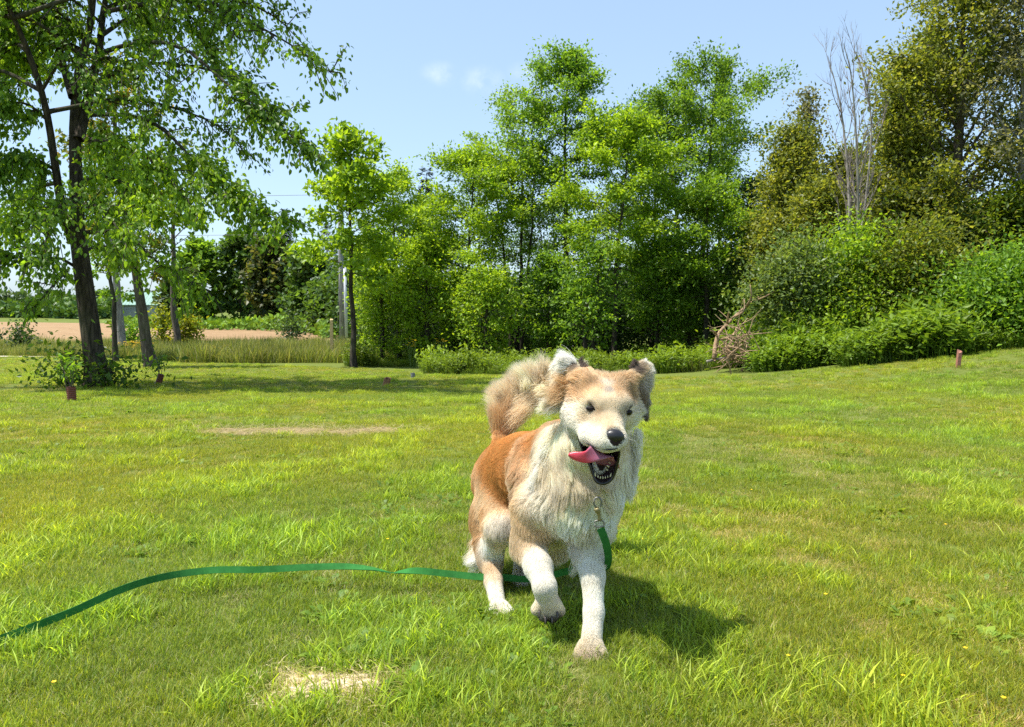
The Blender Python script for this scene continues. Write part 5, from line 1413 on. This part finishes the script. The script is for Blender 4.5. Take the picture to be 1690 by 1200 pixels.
def fbm_vec(X, s, seed):
    g = np.random.default_rng(seed); r = np.zeros_like(X)
    for o in range(5):
        k = norm(g.normal(size=(3, 3))) * s * (1.6 ** (o % 3)); ph = g.uniform(0, 6.28, 3)
        r += np.sin(X @ k.T + ph) * (0.8 ** o)
    return r / 2.2

def grow(X, Nn, K=7, seed=1, clump=0.48, nclump=14000, len_mul=1.0, wave=0.35):
    g = np.random.default_rng(seed)
    F, L, C, Lf = skin_props(X)
    n = len(X)
    L = L * g.uniform(.62, 1.25, n) * len_mul
    nz = np.clip(L / .04, .22, 1)[:, None]
    F = F + nz * (0.46 * fbm_vec(X, 20, 3) + 0.16 * fbm_vec(X, 55, 4)) + g.normal(0, .03, (n, 3))
    Tn = norm(F - (F * Nn).sum(1)[:, None] * Nn)
    ci = np.arange(n)
    S = np.zeros((n, K, 3)); S[:, 0] = X - Nn * .0015
    d = norm(Tn * 1.0 + Nn * (Lf * g.uniform(.5, 1.1, n) + .06)[:, None] * np.clip(L / .03, .45, 1)[:, None])
    wv = fbm_vec(X, 40, 8) * wave
    for k in range(1, K):
        t = k / (K - 1)
        step = L / (K - 1)
        dd = norm(d + DOWN * (0.32 * t * np.clip(L / .05, 0, 1.4))[:, None] + wv * (t * np.clip(L / .03, 0, 1.5))[:, None] + F * .15)
        p = S[:, k - 1] + dd * step[:, None]
        s = tri_sample(FIELD, p); push = np.clip(.0012 + .004 * t - s, 0, .02)
        gg = grad(FIELD, p)
        S[:, k] = p + gg * push[:, None]; d = dd
    # locks: strands lean towards the strand at the middle of their small lock, and of their large one
    t = np.linspace(0, 1, K)[None, :, None]; tone = np.ones(n)
    for cnt, amt, l0, var in ((nclump, clump, .012, .05), (nclump // 5, .46, .026, .055)):
        cs = g.choice(n, min(cnt, n), replace=False)
        kd = kdtree.KDTree(len(cs))
        for i, c in enumerate(cs): kd.insert(X[c], i)
        kd.balance()
        near = np.array([kd.find(v)[1] for v in X]); leader = cs[near]
        cf = amt * np.clip((L - l0) / .025, 0.02, 1)[:, None, None] * g.uniform(.5, 1.1, n)[:, None, None]
        S = S + (S[leader] - S) * cf * t ** 1.2
        tone *= 1 + (g.normal(0, var, len(cs))[near]) * np.clip((L - l0 + .01) / .03, .2, 1)
    lowt = 1 + .16 * fbm_vec(X, 38, 21)[:, :1] * np.clip(L / .03, .3, 1)[:, None]
    C = np.clip(C * lowt * tone[:, None] * g.normal(1, .04, (n, 1)), .005, .96)
    return S, C

def sample_skin(n, seed, dens=None):
    g = np.random.default_rng(seed)
    a, b, c, d = (BV[BF[:, i]] for i in range(4))
    ar = 0.5 * np.linalg.norm(np.cross(b - a, c - a), axis=1) + 0.5 * np.linalg.norm(np.cross(c - a, d - a), axis=1)
    w = ar * (dens if dens is not None else 1.0); w /= w.sum()
    f = g.choice(len(BF), n, p=w); u, v = g.uniform(0, 1, (2, n, 1))
    X = (a[f] * (1 - u) + b[f] * u) * (1 - v) + (d[f] * (1 - u) + c[f] * u) * v
    X = X - grad(FIELD, X) * tri_sample(FIELD, X)[:, None]
    X = X[bare(X)]
    return X, grad(FIELD, X)

fc = (BV[BF[:, 0]] + BV[BF[:, 2]]) / 2
_, fl, _, _ = skin_props(fc)
dens = np.clip(.03 / np.maximum(fl, .006), .6, 3.2)      # short coats need more, finer hair
headd = np.linalg.norm(fc - H0, axis=1) < .22
dens *= np.where(headd, 1.6, 1.0)
HAIR_N = 480000
X, Nn = sample_skin(HAIR_N, 3, dens)
S, Cc = grow(X, Nn, 7, 5)
Lr = np.linalg.norm(S[:, -1] - S[:, 0], axis=1)
hm = coat_mat('dog_hair', hair=True)
hair_object('coat', S, Cc, np.clip(.00027 + Lr * .0042, .00027, .00050), hm, body)

# -- long feathering: tail plume, hocks, elbows, ears, ruff locks
def feather(name, A, B, ds, ln, n, cols, spread=.35, seed=1, K=8, locks=26, curl=0.25, rad=.0006, fat=.006):
    """Locks of long hair rooted along the line A..B, each lock pointing along one of the directions ds."""
    g = np.random.default_rng(seed)
    fat = min(fat, ln * .13)
    A, B = np.array(A), np.array(B); ds = norm(np.array(ds)); cols = np.array(cols)
    lk_t = g.uniform(0, 1, locks); ld = np.array([[np.interp(t, np.linspace(0, 1, len(ds)), ds[:, i]) for i in range(3)] for t in lk_t])
    ld = norm(ld + g.normal(0, spread, (locks, 3))); ll = ln * g.uniform(.6, 1.15, locks); lb = norm(g.normal(size=(locks, 3))) * curl * .4 + DOWN * curl * .5
    lcol = np.array([[np.interp(t, np.linspace(0, 1, len(cols)), cols[:, i]) for i in range(3)] for t in lk_t]) * g.normal(1, .08, (locks, 1))
    i = g.integers(0, locks, n)
    root = A + (B - A) * lk_t[i][:, None] + g.normal(0, fat, (n, 3))
    L = ll[i] * g.uniform(.6, 1.08, n); d0 = norm(ld[i] + g.normal(0, .10, (n, 3)))
    S = np.zeros((n, K, 3)); S[:, 0] = root
    c0 = A + (B - A) * lk_t[i][:, None]
    cur = c0.copy()
    off = root - c0
    for k in range(1, K):
        t = k / (K - 1)
        cur = cur + norm(d0 + lb[i] * t * 1.6) * (L / (K - 1))[:, None]
        S[:, k] = cur + off * (1 - t) ** .8 * (1.0 + .8 * t)
    C = np.clip(lcol[i] * g.normal(1, .07, (n, 1)), .005, .96)
    return S, C, np.full(n, rad)

def tailp(t): 
    q = t * (len(tail) - 1); i = min(int(q), len(tail) - 2); return tail[i] * (1 - (q - i)) + tail[i + 1] * (q - i)
T_ = []
UP = np.array((0, 0, 1.0))
WARM = np.array((.95, .81, .60))
T_.append(feather('t', tailp(.12), tailp(.45), [UP * .9 + LEFT * .25, UP * .7 + LEFT * .3, UP * .7 + LEFT * .45], .095, 6500, [LTAN, WARM, WARM], .16, 11, locks=46, fat=.018))
T_.append(feather('t', tailp(.40), tailp(.75), [UP * .55 + LEFT * .75, UP * .8 + LEFT * .45, UP + LEFT * .25], .100, 7500, [LTAN, WARM, WARM], .18, 12, locks=44, fat=.016))
T_.append(feather('t', tailp(.65), tailp(1.0), [UP * .9 + LEFT * .1, UP * .8 + RIGHT * .4, UP * .35 + RIGHT * .9], .085, 6000, [WARM, WARM, CREAM], .2, 13, locks=44, fat=.015))
T_.append(feather('t', tailp(.30), tailp(1.0), [RIGHT * .7 + UP * .55, RIGHT * .8 + UP * .2, RIGHT + UP * .1], .095, 6200, [LTAN, WARM, WARM], .2, 14, locks=30, fat=.015))
T_.append(feather('t', tailp(.08), tailp(.55), [RIGHT * .6 + UP * .8, RIGHT * .7 + UP * .6, RIGHT * .9 + UP * .35], .125, 6500, [LTAN, WARM, WARM], .16, 15, locks=40, fat=.018))
T_.append(feather('t', tailp(.05), tailp(.35), [UP + LEFT * .12, UP + RIGHT * .1], .105, 4200, [TAN, LTAN], .12, 16, locks=30, fat=.02))
T_.append(feather('t', tailp(.30), tailp(.80), [UP * .7 + LEFT * .55, UP + LEFT * .25], .115, 4200, [WARM, CREAM], .16, 17, locks=22, fat=.010))
S2 = np.concatenate([x[0] for x in T_]); C2 = np.concatenate([x[1] for x in T_]); R2 = np.concatenate([x[2] for x in T_])
hair_object('tail_plume', S2, C2, R2, hm, body)
T_ = []
T_.append(feather('f', P(800, 868, 2.64), P(800, 918, 2.56), [LEFT * .5 + DOWN * .75, LEFT * .8 + DOWN * .5], .085, 3600, [TAN, CREAM, WHITE], .2, 21, locks=34, fat=.012))
T_.append(feather('f', P(958, 880, 2.17), P(962, 925, 2.14), [LEFT * .35 + DOWN * .8, LEFT * .5 + DOWN * .7], .055, 2400, [CREAM, WHITE], .2, 22, locks=26, fat=.010))
T_.append(feather('f', P(862, 885, 2.24), P(868, 925, 2.18), [LEFT * .2 + DOWN * .8, RIGHT * .1 + DOWN], .045, 1500, [LTAN, WHITE], .2, 23, locks=20, fat=.010))
T_.append(feather('f', P(999, 890, 2.15), P(998, 930, 2.11), [DOWN, DOWN], .025, 700, [WHITE, WHITE * .9], .2, 24, locks=18, fat=.007))
T_.append(feather('f', P(900, 840, 2.40), P(930, 905, 2.44), [DOWN, DOWN + LEFT * .1], .06, 2600, [CREAM, CREAM], .25, 25, locks=30, fat=.02))
# ears
T_.append(feather('f', P(938, 612, 2.10), P(944, 596, 2.10), [LEFT * .8 + UP * .1, LEFT * .6 + UP * .6], .045, 1900, [WHITE, WHITE], .25, 31, locks=24, fat=.008, rad=.0005))
T_.append(feather('f', P(948, 640, 2.09), P(935, 665, 2.11), [LEFT + UP * .15, LEFT + DOWN * .1, LEFT * .9 + DOWN * .3], .075, 3000, [TAN, LTAN, WHITE], .22, 32, locks=34, fat=.010, rad=.0005))
T_.append(feather('f', P(930, 662, 2.11), P(915, 672, 2.12), [LEFT + DOWN * .05, LEFT * .9 + UP * .2], .055, 1500, [GREYB * 2, CREAM, WHITE], .25, 33, locks=22, fat=.008, rad=.0005))
T_.append(feather('f', P(957, 596, 2.08), P(963, 612, 2.06), [UP * .7 + RIGHT * .25, RIGHT * .3 + UP * .5], .018, 700, [GREYB, GREYB * 1.5], .3, 34, locks=16, fat=.006, rad=.0005))
T_.append(feather('f', P(1066, 620, 2.10), P(1062, 604, 2.10), [RIGHT * .6 + UP * .5, RIGHT * .3 + UP * .8], .026, 1200, [WHITE, WHITE], .25, 35, locks=20, fat=.007, rad=.0005))
T_.append(feather('f', P(1050, 598, 2.09), P(1046, 612, 2.08), [UP + LEFT * .1, UP * .7 + LEFT * .5], .020, 700, [GREYB, GREYB * 1.4], .3, 36, locks=14, fat=.006, rad=.0005))
T_.append(feather('f', P(1066, 650, 2.10), P(1064, 685, 2.10), [RIGHT * .2 + DOWN, DOWN], .030, 1300, [GREY, GREYB * 1.2], .25, 37, locks=18, fat=.007, rad=.0005))
# ruff locks that break the outline
T_.append(feather('f', P(925, 700, 2.14), P(885, 800, 2.16), [LEFT * .55 + DOWN * .7, LEFT * .5 + DOWN, LEFT * .4 + DOWN], .070, 4200, [CREAM, WHITE, WHITE], .22, 41, locks=60, fat=.016, rad=.0005))
T_.append(feather('f', P(1052, 705, 2.11), P(1040, 810, 2.13), [RIGHT * .15 + DOWN, RIGHT * .05 + DOWN], .045, 2600, [WHITE, WHITE], .16, 42, locks=40, fat=.012, rad=.0005))
S2 = np.concatenate([x[0] for x in T_]); C2 = np.concatenate([x[1] for x in T_]); R2 = np.concatenate([x[2] for x in T_])
hair_object('feathering', S2, C2, R2, hm, body)

# -- face details
def flesh(name, col, rough=.3, spec=.5, sss=0.0):
    m, n, l, out = new_mat(name)
    tc = n.new('ShaderNodeTexCoord'); t = N(n, 'ShaderNodeTexNoise', Scale=260.0, Detail=3.0); l.new(tc.outputs['Object'], t.inputs['Vector'])
    c = np.array(col); r = ramp(n, [(.3, tuple(c * .8)), (.7, tuple(np.minimum(c * 1.2, 1)))]); l.new(t.outputs[0], r.inputs[0])
    b = N(n, 'ShaderNodeBsdfPrincipled', Roughness=rough); b.inputs['Specular IOR Level'].default_value = spec
    bp = N(n, 'ShaderNodeBump', Strength=.35, Distance=.001); l.new(t.outputs[0], bp.inputs['Height']); l.new(bp.outputs[0], b.inputs['Normal'])
    l.new(r.outputs[0], b.inputs['Base Color'])
    if sss:
        b.inputs['Subsurface Weight'].default_value = sss; b.inputs['Subsurface Radius'].default_value = (.006, .002, .0015); b.inputs['Subsurface Scale'].default_value = 1.0
    l.new(b.outputs[0], out.inputs[0])
    return m

def uv_ball(c, rad, axes, nu=24, nv=16):
    u = np.linspace(0, 2 * np.pi, nu, endpoint=False); v = np.linspace(0, np.pi, nv + 1)
    Vv = np.stack([np.outer(np.sin(v), np.cos(u)), np.outer(np.sin(v), np.sin(u)), np.outer(np.cos(v), np.ones(nu))], -1).reshape(-1, 3) * np.array(rad)
    Vv = np.array(c) + Vv @ np.array(axes)
    i = np.arange(nv)[:, None] * nu; j = np.arange(nu)[None]; j2 = (j + 1) % nu
    return Vv, np.stack([i + j, i + nu + j, i + nu + j2, i + j2], -1).reshape(-1, 4)

# nose: rounded leather with two nostrils, grown the same way as the skin
def nose_mesh():
    lo = NOSE - .038; gs = .0014; n = int(.076 / gs) + 1
    g_ = np.stack(np.meshgrid(*[lo[i] + gs * np.arange(n) for i in range(3)], indexing='ij'), -1)
    q = (g_ - NOSE) @ HA.T * np.array((.88, 1.0, .76))
    def el(c, r):
        k0 = np.linalg.norm((q - c) / r, axis=-1); k1 = np.linalg.norm((q - c) / np.array(r) ** 2, axis=-1); return k0 * (k0 - 1) / np.maximum(k1, 1e-6)
    def sm(a, b, k): h = np.maximum(k - np.abs(a - b), 0); return np.minimum(a, b) - h * h / (4 * k)
    D = el((0, 0, .003), (.0215, .017, .0135))
    for s in (-1, 1): D = sm(D, el((s * .012, -.001, -.004), (.0115, .014, .011)), .006)
    D = sm(D, el((0, .0, -.012), (.008, .011, .010)), .006)
    for s in (-1, 1):
        D = np.maximum(D, -sm(el((s * .0098, .016, -.004), (.0050, .010, .0048)), el((s * .0165, .010, -.0015), (.0045, .008, .0028)), .003))
    D = np.maximum(D, -el((0, .0185, -.010), (.0010, .004, .011)))
    return surface_nets(D.astype(np.float32), lo, gs)
V, F = nose_mesh()
link('nose', mesh('nose', V, F, flesh('nose_leather', (.018, .017, .019), .36, .5)), dog)

eye_dark = plain('eye_dark', (.006, .0035, .0025), .03, 0, .22)
lid = flesh('eyelid_skin', (.03, .02, .017), .5, .4)
for s, e in zip((-1, 1), EYES):
    ns = grad(FIELD, e[None])[0]; look = norm(HF * .75 + ns * .5 + np.array((0, -.2, .1)))
    hx = norm(HR - look * (HR @ look)); hz = np.cross(hx, look)
    hzr = .0048 if s < 0 else .0064
    c = e - look * .0002
    ax = np.array((hx * math.cos(.12) + hz * math.sin(.12) * -s, look, hz * math.cos(.12) + hx * math.sin(.12) * s))
    V, F = uv_ball(c, (.0134, .0080, hzr * 1.2), ax)
    eo = link('eye', mesh('eye', V, F, eye_dark), dog)
    th = np.linspace(0, 2 * np.pi, 33)
    pts = np.array([c + ax[1] * (.0024 - .0020 * abs(math.cos(a)) ** 2) + ax[0] * .0142 * math.cos(a) + ax[2] * (hzr * 1.12) * math.sin(a) for a in th])
    V, F = tubes([(pts, np.full(33, .0017))], 6, False)
    link('eyelid', mesh('eyelid', V, F, lid), eo)

# mouth: lining, lips, tongue, teeth
ml = smooth_line(MOUTH + [MOUTH[0]], 49)[:-1]
mc = P(990, 762, 2.0); rows = [ml]
for f, back in ((.85, .012), (.62, .030), (.36, .045), (.12, .055)):
    rows.append(mc + (ml - ml.mean(0)) * f + (ml.mean(0) - mc) * (f * .8) - HF * 0 + np.array((0, back * .35, 0)))
V = np.concatenate(rows + [mc[None] + np.array((0, .02, 0))]); n = len(ml); j = np.arange(n); j2 = (j + 1) % n
F = np.concatenate([np.stack([i * n + j, i * n + j2, (i + 1) * n + j2, (i + 1) * n + j], -1) for i in range(len(rows) - 1)])
T3 = np.stack([(len(rows) - 1) * n + j, (len(rows) - 1) * n + j2, np.full(n, len(rows) * n)], -1)
lining = link('mouth_lining', mesh('mouth_lining', V, [F, T3], flesh('mouth_flesh', (.030, .014, .018), .35, .5)), dog)  # near-black: dark pigment, plus the inner shade of the mouth put into colour
lw = np.interp(np.arange(n) / n, [0, .1, .35, .45, .6, .72, .85, 1], [.0022, .002, .0018, .003, .0042, .0048, .0036, .0022])
V, F = tubes([(np.vstack([ml, ml[:1]]), np.append(lw, lw[0]))], 8, False)
link('lips', mesh('lips', V, F, flesh('lip_skin', (.014, .012, .013), .3, .5)), dog)

def ribbon(rows_, thick, nw=9):
    """Thick tapered tongue: rows of (centre, half width vector, normal, dish)."""
    Vt, Vb = [], []
    s = np.linspace(-1, 1, nw)
    for c, w, nn, dish in rows_:
        c, w, nn = np.array(c), np.array(w), norm(np.array(nn))
        for q in s:
            b = c + w * q + nn * dish * q * q
            th = thick * (1 - abs(q) ** 2.5) + .0006
            Vt.append(b + nn * th); Vb.append(b - nn * th)
    m = len(rows_); Vv = np.array(Vt + Vb); o = m * nw
    i = (np.arange(m - 1)[:, None] * nw + np.arange(nw - 1)[None]).ravel()
    Ft = np.stack([i, i + 1, i + nw + 1, i + nw], -1); Fb = (o + Ft)[:, ::-1]
    e = []
    for r in range(m - 1):
        a = r * nw; e.append((a, a + nw, o + a + nw, o + a)); b = a + nw - 1; e.append((b, o + b, o + b + nw, b + nw))
    for q in range(nw - 1):
        e.append((q, o + q, o + q + 1, q + 1)); b = (m - 1) * nw + q; e.append((b, b + 1, o + b + 1, o + b))
    return Vv, np.concatenate([Ft, Fb, np.array(e)])
px_m = 1.92 / FPX
key = [  # px, py, Y, half width vector in photo pixels (right, down), towards-camera part, dish
    (1004, 768, 1.985, (20, 3), .000, .004), (1000, 755, 1.955, (20, 5), .000, .005), (990, 749, 1.925, (17, 9), .000, .006), (979, 750, 1.905, (9, 11), .0, .006),
    (968, 754, 1.895, (3, 10.0), .0, .004), (957, 754, 1.893, (0, 8.5), 0, .002), (947, 752, 1.896, (-1, 6.5), 0, .001), (939, 750, 1.90, (-1, 3.0), 0, 0)]
ctr = smooth_line([P(k[0], k[1], k[2]) for k in key], 26)
wv_ = smooth_line([np.array((k[3][0] * px_m, k[4], -k[3][1] * px_m)) for k in key], 26)
ds_ = smooth_line([np.array((k[5], 0, 0)) for k in key], 26)[:, 0]
tg = norm(np.gradient(ctr, axis=0)); nn_ = norm(np.cross(wv_, tg)); nn_ *= np.where((nn_ @ np.array((0, -1, .3))) < 0, -1, 1)[:, None]
V, F = ribbon([(ctr[i], wv_[i], nn_[i], ds_[i]) for i in range(26)], .0042)
def tongue_mat():
    m, n, l, out = new_mat('tongue_flesh')
    tc = n.new('ShaderNodeTexCoord'); t = N(n, 'ShaderNodeTexNoise', Scale=420.0, Detail=2.0); l.new(tc.outputs['Object'], t.inputs['Vector'])
    a = n.new('ShaderNodeAttribute'); a.attribute_name = 'tone'
    b = N(n, 'ShaderNodeBsdfPrincipled', Roughness=.32); b.inputs['Specular IOR Level'].default_value = .5
    b.inputs['Subsurface Weight'].default_value = .25; b.inputs['Subsurface Radius'].default_value = (.006, .0015, .0015); b.inputs['Subsurface Scale'].default_value = 1.0
    bp = N(n, 'ShaderNodeBump', Strength=.4, Distance=.0008); l.new(t.outputs[0], bp.inputs['Height']); l.new(bp.outputs[0], b.inputs['Normal'])
    l.new(a.outputs['Color'], b.inputs['Base Color']); l.new(b.outputs[0], out.inputs[0]); return m
tt = np.repeat(np.linspace(0, 1, 26), 9); tt = np.concatenate([tt, tt])[:, None]
mixk = np.clip((tt - .42) / .18, 0, 1)
link('tongue', mesh('tongue', V, F, tongue_mat(), True, np.array((.36, .14, .22)) * (1 - mixk) + np.array((.58, .05, .08)) * mixk), dog)

ivory = flesh('tooth_ivory', (.60, .54, .42), .25, .5)
def tooth(base, tip, r):
    base, tip = np.array(base), np.array(tip); j_ = np.random.default_rng(int(abs(base[0]) * 1e5)).uniform(.6, 1.05, 2); tip = base + (tip - base) * .9 * j_[0]; r = r * .78 * j_[1]
    L = np.linspace(0, 1, 6)[:, None]; pts = base * (1 - L) + tip * L
    V, F = tubes([(pts, r * np.array((.85, 1, .9, .7, .45, .15)))], 8)
    link('tooth', mesh('tooth', V, F, ivory), dog)
YJ = 1.955
tooth(P(983, 786, YJ), P(981, 774, YJ - .008), .0036); tooth(P(1007, 787, YJ), P(1010, 777, YJ - .008), .0036)      # lower canines
for tx, ty in ((987, 788), (991, 789.5), (995, 790), (999, 789.5), (1003, 788.5)):
    tooth(P(tx, ty, YJ - .003), P(tx, ty - 4.5, YJ - .007), .0024)
for tx, ty in ((1008, 744), (1009.5, 751), (1008.5, 758), (1006, 764), (1003.5, 769.5), (1001.5, 775)):
    tooth(P(tx + 1.5, ty + 1, YJ + .002), P(tx - 2.5, ty - 1.5, YJ - .006), .0034)
for tx, ty in ((982, 772), (980, 766)):
    tooth(P(tx, ty, YJ + .008), P(tx + 2, ty - 4, YJ + .002), .0028)
tooth(P(991, 736, 1.893), P(990.5, 743, 1.890), .0026); tooth(P(1021, 735, 1.90), P(1021.5, 741, 1.897), .0022)        # tips of the upper canines

claw_m = flesh('claw_horn', (.05, .04, .035), .35, .5)
for tx, ty, Y in ((952, 1092, 1.945), (966, 1101, 1.930), (982, 1102, 1.930), (997, 1093, 1.945), (890, 1011, 2.03), (900, 1021, 2.03), (911, 1021, 2.03), (920, 1013, 2.03)):
    b0 = P(tx, ty - 3, Y); L = np.linspace(0, 1, 5)[:, None]; pts = b0 + np.array((0, -.012, -.010)) * L + np.array((0, 0, -.006)) * L ** 2
    V, F = tubes([(pts, np.array((.0036, .0036, .003, .002, .0006)))], 7); link('claw', mesh('claw', V, F, claw_m), dog)

# whiskers
g_ = np.random.default_rng(77); wk = []
for s in (-1, 1):
    for q in range(9):
        r0 = HL(s * (.026 + .004 * g_.normal()), .125 + .012 * g_.normal(), -.036 + .008 * g_.normal())
        d0 = norm(HR * s * 1.0 + HF * g_.uniform(-.3, .4) - HU * g_.uniform(-.1, .5)); L = g_.uniform(.03, .055)
        wk.append([r0 + d0 * L * t + DOWN * .008 * t * t for t in np.linspace(0, 1, 8)])
wk = np.array(wk)
hair_object('whisker', wk, np.tile(np.array((.7, .68, .6)), (len(wk), 1)), np.full(len(wk), .00035), hm, dog)
